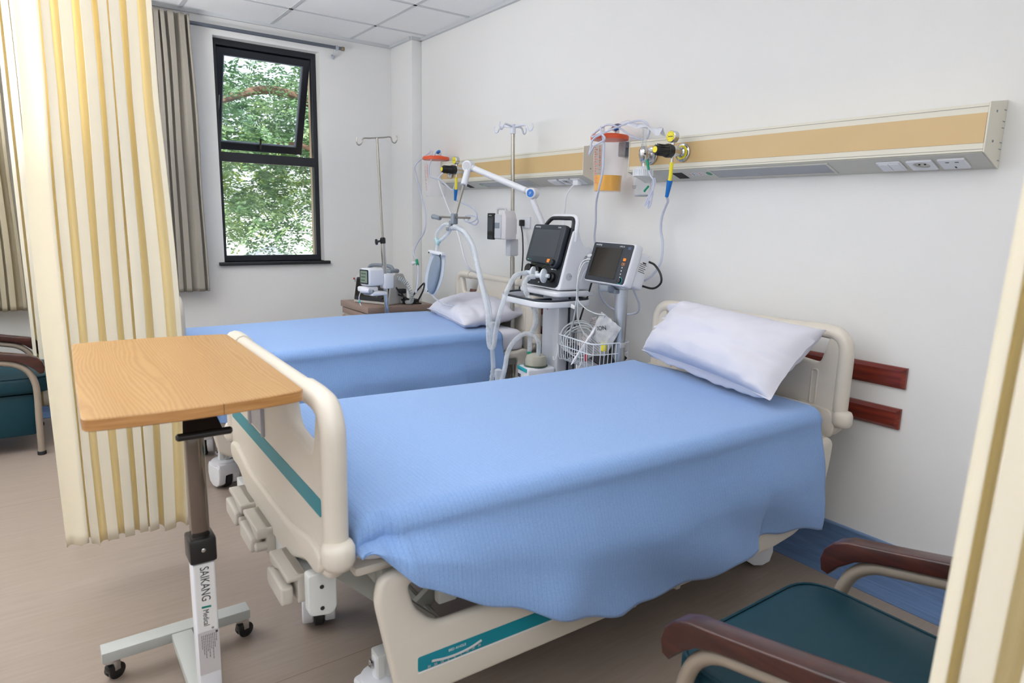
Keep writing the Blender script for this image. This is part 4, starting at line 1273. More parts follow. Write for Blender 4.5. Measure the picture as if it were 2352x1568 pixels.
# flexible tubes
def cord(name, label, cat, pts, r, m, n=8, sub=7, group=None):
    return single(name, G().tube(pts, r, n, sub=sub), m, label, cat, group, smooth=180)
cord('suction_tube', 'clear suction tube falling from the full canister and looping behind the monitor', 'tube',
     [(2.588, -.155, 1.79), (2.63, -.21, 1.775), (2.684, -.235, 1.70), (2.691, -.24, 1.635), (2.690, -.24, 1.563), (2.65, -.225, 1.47), (2.535, -.13, 1.410), (2.495, -.09, 1.319), (2.460, -.06, 1.226), (2.489, -.05, 1.111), (2.571, -.10, .931), (2.727, -.12, .867), (2.846, -.12, .875), (2.87, -.12, .921), (2.826, -.12, .992)], .0055, 'tubeb')
cord('suction_tube', 'clear tube coiled over the orange lid of the full canister', 'tube',
     [(2.835, -.12, 1.712), (2.79, -.15, 1.728), (2.72, -.18, 1.775), (2.66, -.20, 1.790), (2.595, -.22, 1.755), (2.60, -.235, 1.735), (2.66, -.24, 1.745), (2.70, -.245, 1.715), (2.633, -.25, 1.689), (2.60, -.25, 1.650), (2.605, -.25, 1.672), (2.615, -.245, 1.72), (2.68, -.24, 1.745), (2.74, -.17, 1.785), (2.80, -.13, 1.803), (2.845, -.12, 1.792), (2.872, -.12, 1.755), (2.858, -.12, 1.715)], .005, 'tubeb')
def wrap(u, v):
    P = crom([(2.62, -.14, 1.786), (2.68, -.15, 1.802), (2.75, -.14, 1.804), (2.82, -.13, 1.788), (2.89, -.125, 1.768), (2.955, -.12, 1.752)], 10)
    p = P[min(len(P)-1, int(u*(len(P)-1)))]; a = (v-.5)
    return p+V((0, a*.045, .010*math.sin(u*21+a*5)*.4-abs(a)*.03*(1+.6*math.sin(u*15))+.004*nz(u*14, v*5, 3)-.012*u*abs(a)))
o = single('plastic_wrapper', G().sheet(wrap, 50, 10), mat('white_film', (226, 228, 236), .2, trans=.15), 'crumpled white plastic wrapper lying over the full canister towards the flowmeter', 'wrapper', smooth=180)
cord('vacuum_tube', 'clear vacuum tube hanging from the blue sleeve down to the monitor', 'tube',
     [(3.071, -.196, 1.44), (3.04, -.15, 1.422), (2.975, -.09, 1.40), (2.928, -.06, 1.348), (2.919, -.05, 1.285), (2.935, -.05, 1.223), (2.940, -.06, 1.139), (2.913, -.08, 1.074), (2.895, -.12, 1.042)], .0058, 'tubeb')
cord('vacuum_tube', 'clear tube drooping from the corner canister past the pillar to a green valve', 'tube',
     [(.805, -.155, 1.79), (.76, -.20, 1.745), (.719, -.24, 1.689), (.726, -.24, 1.627), (.792, -.24, 1.503), (.871, -.24, 1.349), (.876, -.25, 1.227), (.79, -.26, 1.14), (.765, -.28, 1.065), (.857, -.30, 1.015)], .0055, 'tubeb')
t = thing('drain_valve', 'small green and white valve on the drooping tube by the pillar', 'valve', (.87, -.31, .95))
part('body', G().cyl((.850, -.30, 1.02), (.895, -.315, .985), .011, n=10, bev=.003), 'green', t, True)
part('funnel', G().lathe([(0, .004), (.03, .016)], (.862, -.31, 1.00), (-1, -.4, -.2), 12), 'white', t, True)
part('outlet_tube', G().tube([(.895, -.315, .985), (.95, -.34, .955), (1.0, -.37, .88), (1.03, -.40, .80)], .0055, 8), 'tubeb', t, True)
cord('vacuum_tube', 'clear tube swinging from the corner canister across to the far regulator', 'tube',
     [(.875, -.145, 1.79), (.88, -.19, 1.735), (.904, -.23, 1.665), (.917, -.225, 1.606), (1.006, -.20, 1.583), (1.096, -.20, 1.543), (1.185, -.20, 1.509), (1.222, -.20, 1.56)], .0055, 'tubeb')
cord('oxygen_hose', 'white braided hose running from the far panel down behind the far bed', 'hose',
     [(1.14, -.20, 1.632), (1.095, -.20, 1.635), (1.018, -.20, 1.610), (1.000, -.20, 1.560), (1.143, -.22, 1.409), (1.266, -.235, 1.294), (1.36, -.24, 1.156), (1.42, -.24, 1.047), (1.435, -.20, .985), (1.40, -.06, .93), (1.35, -.05, .77)], .0062, 'white')
cord('vacuum_tube', 'clear tube coiled in loops on the wall behind the jointed arm', 'tube',
     [(1.209, -.196, 1.44), (1.233, -.16, 1.426), (1.345, -.13, 1.383), (1.368, -.12, 1.327), (1.292, -.12, 1.297), (1.207, -.12, 1.310), (1.235, -.12, 1.339), (1.335, -.115, 1.335), (1.374, -.115, 1.304), (1.320, -.11, 1.280), (1.236, -.11, 1.302), (1.25, -.1, 1.33)], .0048, 'tubeb')
t = thing('white_power_cord', 'white power cord and plug hanging from the far panel to the ventilator', 'cord', (2.3, -.08, 1.3))
part('plug', G().box((2.312, -.072, 1.532), (.045, .036, .036), r=.008), 'sock', t, True)
part('cable', G().tube([(2.30, -.08, 1.518), (2.285, -.09, 1.505), (2.256, -.10, 1.458), (2.247, -.10, 1.387), (2.25, -.11, 1.32), (2.30, -.13, 1.18), (2.40, -.17, 1.10)], .0048, 8), 'sock', t, True)
t = thing('black_power_cord', 'black power cord plugged into a wall outlet beside the infusion pump', 'cord', (1.75, -.03, .7))
part('plug', G().box((1.74, -.022, 1.302), (.026, .034, .04), r=.006), 'black', t, True)
part('cable', G().tube([(1.742, -.03, 1.285), (1.775, -.04, 1.22), (1.79, -.045, 1.10), (1.780, -.045, .98), (1.764, -.05, .86), (1.755, -.05, .70)], .0045, 8), 'black', t, True)
t = thing('wall_outlet', 'white double wall outlet behind the infusion pump', 'outlet', (1.75, 0, 1.26))
part('face_plate', G().box((1.755, -.0055, 1.305), (.10, .010, .07), r=.003), 'sock', t, True)
# ------------------------------------------------------------------ drip stands
t = thing('drip_pole', 'steel drip pole with white plastic hooks standing behind the infusion pump', 'drip stand', (1.96, -.225, 0))
a, b = V((1.965, -.225, .0)), V((1.905, -.225, 1.84))
part('pole', G().cyl(a, a.lerp(b, .60), .0135, n=16).cyl(a.lerp(b, .58), b, .0105, n=16), 'steel', t, True)
g = G().lathe([(-.03, .017), (.01, .017), (.022, .012), (.022, 0)], b, (0, 0, 1), 16)
for k in range(4):
    an = .35+k*PI/2; d = V((math.cos(an), math.sin(an), 0))
    P = [b+V((0, 0, .008)), b+d*.05+V((0, 0, .014)), b+d*.085+V((0, 0, .014)), b+d*.102+V((0, 0, -.002)), b+d*.112+V((0, 0, -.016)), b+d*.128+V((0, 0, -.014)), b+d*.136+V((0, 0, .004)), b+d*.130+V((0, 0, .02))]
    g.tube(P, lambda u: .0075-.02*u, 8)
part('hook_head', g, mat('milky_white_plastic', (218, 222, 236), .35), t, True)
t = thing('drip_stand', 'chrome drip stand with two wire hooks beside the bedside cabinet', 'drip stand', (1.035, -.592, 0))
a, b = V((1.04, -.592, 0)), V((1.02, -.672, 1.82)); j = a.lerp(b, .64)
part('lower_pole', G().cyl(a, j, .0155, n=16), 'chrome', t, True)
part('upper_pole', G().cyl(j, b, .0075, n=12), 'steel', t, True)
g = G().lathe([(-.02, .018), (.012, .019), (.02, .012)], j, b-a, 16)
c = part('collar', g, 'black', t, True)
g = G().cyl(j, j+V((-.01, -.04, -.01)), .007, n=10)
d = V((-.25, -.95, -.1)).normalized()
g.lathe([(0, .012), (.004, .020), (.014, .020), (.018, .012)], j+V((-.01, -.032, -.01)), d, 10)
part('knob', g, 'black', c, True)
d = V((.02, 1, .13)).normalized(); up = V((0, 0, 1)); L = []
for s in (-1, 1):
    e = b+d*(s*.095)
    P = [b, b+d*(s*.05), e, e+d*(s*.012)-up*.028, e+d*(s*.032)-up*.038, e+d*(s*.046)-up*.018, e+d*(s*.044)+up*.008]
    part('hook', G().tube(P, .0045, 8), 'steel', t, True)
g = G()
for k in range(5):
    an = 2*PI*k/5+.3; q = a+V((math.cos(an)*.16, math.sin(an)*.16, .05))
    g.tube([a+V((0, 0, .09)), a.lerp(q, .6)+V((0, 0, .05)), q], .011, 8).ball((q.x, q.y, .025), .025, 10)
part('star_base', g, 'steel', t, True)

# infusion pump on the pole
t = thing('infusion_pump', 'white infusion pump with dark display clamped to the steel drip pole', 'pump', (1.93, -.27, 1.14))
g = G().plate(rnd([(1.838, 1.207), (2.005, 1.207), (2.005, 1.335), (1.985, 1.372), (1.955, 1.372), (1.945, 1.352), (1.838, 1.352)], .008), (), .255, .335, r=.006, T=frameT((0, 0, 0), (1, 0, 0), (0, 0, 1)))
part('housing', g, mat('warm_white_plastic', (212, 209, 212), .45), t, True)
TF = frameT((0, -.335, 0), (1, 0, 0), (0, 0, 1))
g = G().plate(rect(1.832, 1.203, 1.898, 1.356, .006), (), -.004, .010, r=.002, k=1, T=TF)
dp = part('display_panel', g, 'black', t, True)
part('screen', G().plate(rect(1.840, 1.252, 1.890, 1.332), (), .0098, .0106, T=TF), 'screen', dp, True)
text('pump_mark', 'mindray', .009, TF @ Matrix.Translation((1.848, 1.343, .0105)), 'inkw', dp, True)
g = G()
for k in range(3): g.plate(rect(1.845+.017*k, 1.215, 1.856+.017*k, 1.226, .002), (), .0098, .0112, T=TF)
part('key', g, 'screen', dp, True)
part('door', G().plate(rect(1.902, 1.212, 1.966, 1.347, .004), (), -.001, .006, r=.002, k=1, T=TF), 'greyl', t, True)
part('door_latch', G().plate(rect(1.908, 1.27, 1.952, 1.302, .002), (), .005, .0085, T=TF), 'grey', t, True)
part('carry_handle', G().tube([(1.872, -.30, 1.35), (1.872, -.30, 1.374), (1.885, -.30, 1.382), (1.95, -.30, 1.382), (1.962, -.30, 1.37)], .006, 8), 'greyl', t, True)
part('pole_clamp', G().box((1.935, -.235, 1.16), (.05, .06, .10), r=.006).box((1.93, -.24, 1.28), (.05, .05, .09), r=.006), 'greyl', t, True)

# ------------------------------------------------------------------ ventilator on its trolley
t = thing('ventilator', 'white and black ventilator on a trolley with ring handle between the two beds', 'ventilator', (2.305, -.37, 0), math.radians(-4.6))
TT = frameT((0, 0, 0), (0, 1, 0), (0, 0, 1))
def fy(z): return (z-1.095)*.2657
pr = rnd([(fy(.985), .978), (fy(1.27), 1.27), (fy(1.28)+.03, 1.285), (.115, 1.20), (.175, 1.19), (.175, .978)], [.01, .012, .015, .02, .02, .01])
body = part('housing', G().plate(pr, (), -.004, .306, r=.010, T=TT), 'white', t, smooth=50)
TV = frameT((0, 0, 1.095), (1, 0, 0), (0, .257, .967))      # u right, v up the slope, w out of the front
g = G().plate(rnd([(.002, -.112), (.292, -.112), (.292, .0), (.30, .20), (.004, .20)], [.025, .035, .01, .02, .02]), (), -.004, .006, r=.003, k=1, T=TV)
fp = part('front_panel', g, 'navy2', t)
g = G().plate(rnd([(-.012, .004), (.222, -.002), (.235, -.018), (.268, -.018), (.284, .01), (.288, .205), (-.006, .205)], [.02, .012, .014, .02, .02, .022, .02]), (), .006, .036, r=.006, T=TV)
bz = part('screen_bezel', g, 'navy', t)
part('screen', G().plate(rect(.016, .034, .252, .178, .003), (), .035, .0368, T=TV), 'screen', bz)
text('maker_mark', 'mindray', .015, TV @ Matrix.Translation((.014, .191, .0365)), 'inkw', bz)
text('model_mark', 'SV300', .010, TV @ Matrix.Translation((.222, .190, .0365)), 'inkw', bz)
part('alarm_key', G().plate(rect(.196, .008, .222, .027, .005), (), .035, .039, r=.0015, k=1, T=TV), 'orange', bz)
part('rotary_knob', G().cyl(TV @ V((.252, .010, .034)), TV @ V((.252, .010, .052)), .017, n=20, bev=.003), 'navy2', bz)
g = G()
for k in range(3): g.plate(rect(.012+.013*k, .012, .02+.013*k, .017), (), .035, .0368, T=TV, mi=0 if k else 1)
part('led', g, ['green', 'label'], bz)
# carrying handle: dark arch over the top, white on the outside
ya = fy(1.30)
g = G().tube([(.03, ya-.005, 1.265), (.045, ya+.01, 1.305), (.075, ya+.02, 1.331), (.11, ya+.022, 1.335), (.19, ya+.022, 1.335), (.255, ya+.022, 1.333), (.281, ya+.012, 1.312), (.288, ya-.002, 1.265)], .0105, 10)
hd = part('carry_handle', g, 'navy2', t)
part('handle_shell', G().tube([(.300, ya+.01, 1.22), (.300, ya+.018, 1.29), (.292, ya+.026, 1.322), (.262, ya+.034, 1.342), (.20, ya+.036, 1.345), (.10, ya+.036, 1.345), (.07, ya+.034, 1.342)], .0115, 10), 'white', hd)
# ports, dials and symbols of the lower panel
g = G()
for u, v in ((.045, -.035), (.128, -.045)):
    g.cyl(TV @ V((u, v, .004)), TV @ V((u, v, .05)), .026, n=22, bev=.005)
part('gas_port', g, 'black', fp)
part('dial', G().cyl(TV @ V((.235, -.062, .004)), TV @ V((.235, -.062, .024)), .026, n=22, bev=.006), 'black', fp)
g = G()
for u, v, a, b in ((.205, -.022, .02, .005), (.232, -.022, .008, .006), (.245, -.022, .006, .008), (.118, -.098, .012, .006), (.156, -.09, .014, .01), (.03, -.095, .01, .007), (.218, -.062, .003, .004)):
    g.plate(rect(u, v, u+a, v+b), (), .0055, .0066, T=TV)
part('symbol', g, 'inkw', fp)
for u, v in ((.055, .003), (.15, .0)):
    g = G().tube([TV @ V((u-.028, v-.018, .0068)), TV @ V((u-.01, v-.006, .0068)), TV @ V((u+.014, v, .0068))], .0013, 6)
    part('green_arc', g, MATS.get('olive_line') or mat('olive_line', (120, 140, 70), .6), fp)
g = G().lathe([(0, .019), (.002, .019)], (.3055, .03, 1.045), (1, 0, 0), 22)
part('side_logo', g, 'greyl', body)
g = G().box((.307, .045, 1.048), (.002, .003, .008)).box((.307, .036, 1.048), (.002, .003, .008))
part('side_mark', g, 'grey', body)
g = G()
for k in range(5): g.box((.3075, .135, 1.115+.008*k), (.002, .036-abs(k-2)*.008, .003))
part('vent_slot', g, 'grey', body)
# trolley
g = G().plate(rect(-.03, -.06, .33, .19, .04), (), .945, .972, r=.008)
tr = part('trolley_tray', g, 'white', t)
g = G().box((.152, .095, .50), (.155, .13, .90), r=.012)
cm = part('trolley_column', g, 'greyl', t)
g = G().box((.232, .095, .50), (.004, .012, .88)).box((.232, .135, .50), (.003, .006, .88))
part('column_groove', g, 'navy', cm)
part('column_sticker', G().lathe([(0, .008), (.001, .008)], (.125, .0298, .865), (0, -1, 0), 12), 'red', cm)
ro = rnd([(-.21, .17), (-.17, -.07), (-.03, -.165), (.30, -.165), (.355, -.10), (.33, .17)], [.05, .08, .06, .06, .05, .05], 7)
ri = rnd([(-.18, .145), (-.145, -.055), (-.022, -.14), (.29, -.14), (.33, -.085), (.305, .145)], [.04, .07, .05, .05, .04, .04], 7)
hr = part('ring_handle', G().plate(ro, [ri], .895, .926, r=.006), 'white', t)
part('rubber_grip', G().plate(rnd([(-.205, .168), (-.165, -.066), (-.028, -.16), (.297, -.16), (.35, -.097), (.325, .168)], [.05, .08, .06, .06, .05, .05], 7), [ri], .926, .934, r=.002, k=1), 'navy', hr)
part('handle_strut', G().box((.06, .12, .91), (.50, .03, .022), r=.006).box((.15, .02, .91), (.03, .30, .02), r=.006), 'navy', hr)
g = G()
for sx in (-1, 1):
    for sy in (-1, 1): g.tube([(.15, .09, .12), (.15+sx*.12, .09+sy*.13, .10), (.15+sx*.20, .09+sy*.22, .085)], .022, 10)
bs = part('trolley_base', g, 'greyl', t)
for sx in (-1, 1):
    for sy in (-1, 1): part('wheel', G().lathe([(-.014, .03), (-.012, .038), (.012, .038), (.014, .03)], (.15+sx*.20, .09+sy*.22, .038), (1, .3, 0), 18), 'rubber', bs)
# jointed hose arm
A0, A1, A2, A3 = V((2.335, -.265, 1.05)), V((2.25, -.33, 1.463)), V((1.795, -.455, 1.618)), V((1.883, -.60, 1.315))
am = part('hose_arm', G().tube([A0, V((2.30, -.272, 1.22)), V((2.285, -.285, 1.30)), A1-V((-.016, -.02, .09)), A1-V((0, 0, .03))], .0155, 14, sub=5).cyl(A1, A2, .0175, n=16), 'white', t, True)
def joint(p, m, r=.029):
    d = (V((5.0, -2.4, 1.3))-p); d = V((d.x*.35, d.y, 0)).normalized()
    part('joint', G().cyl(p-d*.026, p+d*.03, r, n=24, bev=.005), 'white', am, True)
    part('joint_cap', G().lathe([(0, r*.72), (.002, r*.72), (.002, 0)], p+d*.0295, d, 24), m, am, True)
    return d
d = joint(A1, 'blue'); joint(A2, 'greyl', .032)
Tj = frameT(A1+d*.0318, V((d.y, -d.x, 0))*-1, (0, 0, 1)); text('joint_mark', 'JT', .017, Tj, 'inkw', am, True, align='CENTER')
g = G()
g.cyl(A1.lerp(A2, .08), A1.lerp(A2, .10), .0185, n=16).cyl(A1.lerp(A2, .90), A1.lerp(A2, .92), .0185, n=16)
part('arm_ring', g, 'greyl', am, True)
part('arm_sleeve', G().cyl(A2, A2.lerp(A3, .36), .019, n=16, bev=.003), 'white', am, True)
part('steel_rod', G().cyl(A2.lerp(A3, .3), A3, .0075, n=12), 'steel', am, True)
part('cross_rod', G().cyl((1.64, -.60, 1.328), (2.045, -.60, 1.325), .006, n=10), 'steel', am, True)
g = G().box((1.88, -.60, 1.318), (.034, .032, .06), r=.006).box((1.858, -.605, 1.282), (.022, .026, .05), r=.005).box((1.905, -.61, 1.268), (.05, .026, .024), r=.006).box((1.84, -.61, 1.262), (.03, .028, .022), r=.006)
part('hose_clamp', g, 'grey', am, True)
part('end_clamp', G().cyl((1.645, -.60, 1.328), (1.72, -.60, 1.320), .013, n=10, bev=.004).ball((1.64, -.60, 1.328), .015, 10), 'grey', am, True)

# hoses of the ventilator
def ribbed(r): return lambda u: r+.0016*math.sin(u*2*PI/.0075)
def hose(label, pts, r=.0125):
    P = crom(pts, 30); L = 0; out = [P[0]]
    for i in range(1, len(P)):
        if (P[i]-out[-1]).length > .0024: out.append(P[i])
    g = G().tube(out, ribbed(r), 10, sub=1)
    return single('breathing_hose', g, 'clearh', label, 'hose', 'breathing hoses', smooth=180)
hose('ribbed clear hose from the left ventilator filter, looping low and up to the clamp',
     [(2.405, -.475, 1.052), (2.385, -.52, 1.044), (2.40, -.565, 1.012), (2.422, -.62, .942), (2.428, -.655, .853), (2.404, -.66, .759), (2.391, -.66, .69), (2.373, -.665, .668), (2.355, -.67, .70), (2.325, -.66, .841), (2.263, -.65, .947), (2.190, -.635, 1.055), (2.120, -.62, 1.166), (2.031, -.62, 1.244), (1.92, -.625, 1.278)])
hose('ribbed clear hose from the right filter of the ventilator down to the humidifier chamber',
     [(2.493, -.485, 1.042), (2.468, -.505, 1.036), (2.452, -.525, 1.00), (2.468, -.515, .945), (2.505, -.50, .885), (2.51, -.485, .82), (2.465, -.465, .765), (2.425, -.453, .715), (2.42, -.453, .64)])
hose('ribbed clear hose arching from the humidifier chamber down beside the far bed',
     [(2.482, -.44, .645), (2.478, -.44, .695), (2.458, -.46, .730), (2.425, -.49, .736), (2.405, -.535, .705), (2.41, -.585, .648), (2.435, -.62, .573), (2.445, -.65, .485), (2.440, -.66, .40), (2.38, -.66, .33), (2.33, -.64, .39), (2.335, -.625, .55)])
hose('ribbed clear hose hanging from the clamp straight down past the flat pillow',
     [(1.90, -.625, 1.268), (1.969, -.61, 1.262), (2.061, -.605, 1.190), (2.130, -.60, 1.073), (2.189, -.60, .961), (2.245, -.60, .864), (2.285, -.61, .754), (2.315, -.62, .657), (2.335, -.625, .55)])
def filt(label, p, d, r):
    d = V(d).normalized()
    g = G().lathe([(-.03, .010), (-.014, .011), (-.010, r*.75), (-.004, r), (.004, r), (.012, r*.7), (.02, .012), (.045, .012)], p, -d, 26)
    return single('breathing_filter', g, 'filter', label, 'filter', 'breathing filters', smooth=50)
filt('white disc filter at the left port of the ventilator', V((2.43, -.45, 1.054)), (.9, .42, .02), .033)
filt('white disc filter at the right port of the ventilator, in front of its mate', V((2.53, -.46, 1.047)), (.9, .42, .02), .036)
for p, lb in (((2.345, -.64, .735), 'clear water trap on the hose loop near the far blanket, the upper one'), ((2.42, -.65, .50), 'clear water trap lower down on the hose beside the far blanket')):
    g = G().lathe([(-.055, .007), (-.045, .017), (-.02, .019), (.02, .017), (.035, .022), (.06, .019), (.066, .009)], p, (0, 0, 1), 16)
    single('water_trap', g, 'clearh', lb, 'water trap', 'water traps')

# test bag hanging from the clamp
t = thing('test_lung', 'grey test lung bag in a frosted shell hanging from the hose clamp', 'breathing bag', (1.63, -.60, .86))
o = rnd([(1.602, 1.125), (1.763, 1.116), (1.742, .985), (1.698, .915), (1.632, .858), (1.527, .868), (1.51, .95), (1.545, 1.03)], .012)
TF = frameT((0, -.60, 0), (1, 0, 0), (0, 0, 1))
sh = part('shell', G().plate(o, (), -.014, -.010, r=.001, k=1, T=TF), 'bagc', t, True)
g = G()
def lung(u, v):
    a = 2*PI*u; th = PI*v
    z = math.cos(th); rr = math.sin(th)**.8
    c = V((1.648, -.60, .988)); ax = V((.052, 0, .118)); wd = V((.050, 0, -.021))
    return c+ax*z+wd*(rr*math.cos(a))+V((0, .02, 0))*(rr*math.sin(a)*(1+.06*math.sin(z*22)))
part('bag', G().sheet(lung, 24, 20), 'bag', t, True, smooth=180)
part('top_clip', G().box((1.682, -.60, 1.118), (.165, .03, .018), r=.004, T=Matrix.Translation((1.682, 0, 1.118)) @ Matrix.Rotation(math.radians(3), 4, 'Y') @ Matrix.Translation((-1.682, 0, -1.118))), 'white', t, True)
g = G()
for x, z in ((1.613, 1.116), (1.752, 1.109), (1.54, .885), (1.60, .882)): g.lathe([(0, .005), (.002, .005)], (x, -.616, z), (0, -1, 0), 8)
part('rivet', g, 'dark', t, True)
part('neck', G().lathe([(0, .014), (.03, .012), (.055, .011)], (1.685, -.60, 1.122), (.1, 0, 1), 14), 'clearh', t, True)
part('y_piece', G().tube([(1.672, -.60, 1.20), (1.685, -.60, 1.182), (1.69, -.60, 1.168)], .012, 10).tube([(1.718, -.60, 1.192), (1.70, -.60, 1.180), (1.69, -.60, 1.168)], .012, 10), mat('aqua_plastic', (190, 222, 226), .3, trans=.3), t, True)
hz = (('left', [(1.845, -.605, 1.285), (1.776, -.60, 1.286), (1.695, -.60, 1.246), (1.672, -.60, 1.20)]), ('right', [(1.875, -.615, 1.27), (1.815, -.60, 1.237), (1.755, -.60, 1.205), (1.718, -.60, 1.192)]))
for s, pts in hz:
    cord('connecting_tube', 'smooth clear tube joining the clamp to the test lung, the %s one of the pair' % s, 'tube', pts, .0095, 'clearh', 10, group='test lung tubes')
cord('connecting_tube', 'thin clear tube trailing from the bottom of the test lung behind the flat pillow', 'tube',
     [(1.60, -.59, .862), (1.62, -.57, .835), (1.66, -.52, .80), (1.70, -.42, .79)], .0055, 'clearh', 8)

# heated humidifier below the trolley tray
t = thing('humidifier', 'small white humidifier with teal top edge and clear water chamber beside the far bed', 'humidifier', (2.455, -.43, .395), math.radians(-12))
g = G().box((0, 0, .085), (.125, .165, .17), r=.014, seg=3)
hb = part('heater_base', g, 'white', t)
part('teal_band', G().box((-.001, -.0835, .158), (.112, .004, .020), r=.002).box((-.0635, .0, .158), (.004, .15, .020), r=.002), 'tealring', hb)
g = G().box((-.035, -.0838, .118), (.03, .002, .018)).box((-.033, -.0838, .095), (.014, .002, .005))
part('label_mark', g, 'ink', hb)
part('warning_triangle', G().plate([(0, 0), (.018, 0), (.009, .017)], (), 0, .0008, T=frameT((.0628, -.05, .125), (0, 1, 0), (0, 0, 1))), 'yellow', hb)
part('side_recess', G().plate(rnd([(.0, .0), (.09, .0), (.09, .075), (.05, .07), (.01, .04)], .015), (), 0, .001, T=frameT((.0628, -.02, .03), (0, 1, 0), (0, 0, 1))), 'greyl', hb)
part('indicator', G().lathe([(0, .006), (.002, .006)], (.0628, -.05, .02), (1, 0, 0), 10), 'yellow', hb)
g = G().lathe([(0, .062), (.005, .064), (.008, .06)], (0, -.005, .17), (0, 0, 1), 28)
part('chamber_base', g, mat('dark_green_metal', (90, 110, 90), .3, metal=.6), t)
g = G().lathe([(.008, .057), (.03, .058), (.055, .05), (.066, .03), (.068, 0)], (0, -.005, .17), (0, 0, 1), 28)
cb = part('water_chamber', g, mat('cloudy_chamber', (206, 202, 186), .15, trans=.35), t)
g = G().cyl((-.03, -.03, .225), (-.03, -.03, .262), .012, n=14).cyl((.03, -.005, .23), (.03, -.005, .262), .012, n=14)
part('chamber_port', g, 'clearh', cb)
part('green_collar', G().cyl((-.03, -.03, .232), (-.03, -.03, .242), .014, n=14), 'green', cb)
part('mounting_arm', G().box((.0, .10, .10), (.05, .08, .04), r=.006), 'white', t)
# ------------------------------------------------------------------ patient monitor on its stand
t = thing('patient_monitor', 'white patient monitor with dark screen tilted back on a silver stand', 'monitor', (2.885, -.265, 0))
TM = frameT((2.694, -.335, 1.040), (.997, -.07, -.012), (-.04, .30, .95))
hs = part('housing', G().plate(rnd([(-.004, -.006), (.298, -.006), (.300, .198), (-.002, .198)], .016), (), -.052, .0, r=.010, T=TM), 'white', t, True, smooth=50)
part('rear_housing', G().plate(rnd([(.02, .005), (.288, .005), (.29, .175), (.022, .175)], .02), (), -.125, -.05, r=.012, T=TM), 'white', t, True, smooth=50)
bz = part('front_bezel', G().plate(rect(.003, .002, .292, .192, .013), (), -.001, .003, r=.001, k=1, T=TM), 'navy', t, True)
part('screen', G().plate(rect(.026, .024, .218, .166, .002), (), .0028, .0036, T=TM), 'screen2', bz, True)
part('screen_edge', G().plate(rect(.0225, .0205, .2215, .1695, .003), [rect(.026, .024, .218, .166, .002)], .0028, .0042, T=TM), 'navy2', bz, True)
text('maker_mark', 'mindray', .014, TM @ Matrix.Translation((.020, .1805, .0034)), 'inkw', bz, True)
text('model_mark', 'uMEC10', .010, TM @ Matrix.Translation((.196, .1795, .0034)), 'inkw', bz, True)
part('alarm_key', G().plate(rect(.246, .112, .266, .126, .002), (), .0028, .005, r=.001, k=1, T=TM), 'orange', bz, True)
g = G().plate(rect(.245, .091, .265, .104, .002), [rect(.2465, .0925, .2635, .1025, .0015)], .0028, .0045, T=TM)
part('key_outline', g, 'orange', bz, True)
part('blue_mark', G().plate(rect(.257, .168, .277, .181, .001), (), .0028, .0034, T=TM), mat('slate_blue_mark', (70, 86, 118), .5), bz, True)
g = G()
for k in range(4): g.plate(rect(.2505+.001*k, .078-.0155*k, .2565+.001*k, .084-.0155*k, .001), (), .0028, .0036, T=TM)
g.plate(rect(.253, .096, .257, .1, .001), (), .0028, .0036, T=TM)
part('key_symbol', g, 'inkw', bz, True)
g = G().lathe([(0, .0135), (.010, .0125), (.011, .009), (.011, 0)], TM @ V((.262, .0185, .003)), TM.to_3x3() @ V((0, 0, 1)), 22)
dk = part('dial', g, 'navy2', bz, True)
arc = [TM @ V((.262+.0158*math.cos(a), .0185+.0158*math.sin(a), .0035)) for a in [math.radians(-130+11*k) for k in range(22)]]
part('dial_ring', G().tube(arc, .0013, 6, sub=1), 'tealring', dk, True)
TS = frameT(TM @ V((.2892, .11, -.09)), TM.to_3x3() @ V((0, 0, -1)), TM.to_3x3() @ V((0, 1, 0)))
g = G().plate(rect(-.03, -.03, .024, .03), (), .0005, .0012, T=TS)
lb = part('rating_label', g, 'labelp', t, True)
g = G()
for k in range(5): g.plate(rect(-.026, -.024+.009*k, .016-.007*(k % 2), -.021+.009*k), (), .001, .0018, T=TS)
g.plate(rect(-.012, .018, .01, .025), (), .001, .0018, T=TS)
part('label_print', g, 'ink', lb, True)
part('mount', G().box((2.865, -.325, 1.012), (.055, .075, .03), r=.005).box((2.88, -.29, .998), (.05, .06, .02), r=.004), 'grey', t, True)
part('mount_plate', G().box((2.90, -.275, 1.016), (.10, .07, .012), r=.003), 'alu', t, True)
px, py = 2.893, -.268
pl_ = part('stand_pole', G().cyl((px, py, .06), (px, py, 1.012), .030, n=28), 'alu', t, True)
g = G(); rd = random.Random(3)
for k in range(7):
    z = .80+.0085*k
    for q in range(rd.randint(2, 4)):
        a = -2.2+.22*q; g.box((px+.0302*math.cos(a), py+.0302*math.sin(a), z), (.006, .002, .0018), T=None)
part('stand_print', g, 'ink', pl_, True)
g = G()
for k in range(5):
    a = 2*PI*k/5+2.1; q = V((px+.16*math.cos(a), py+.14*math.sin(a), .055)); g.tube([(px, py, .075), q], .016, 8, sub=1)
sb = part('star_base', g, 'alu', t, True)
for k in range(5):
    a = 2*PI*k/5+2.1; part('wheel', G().lathe([(-.012, .02), (-.01, .027), (.01, .027), (.012, .02)], (px+.16*math.cos(a), py+.14*math.sin(a), .027), (1, .2, 0), 14), 'rubber', sb, True)

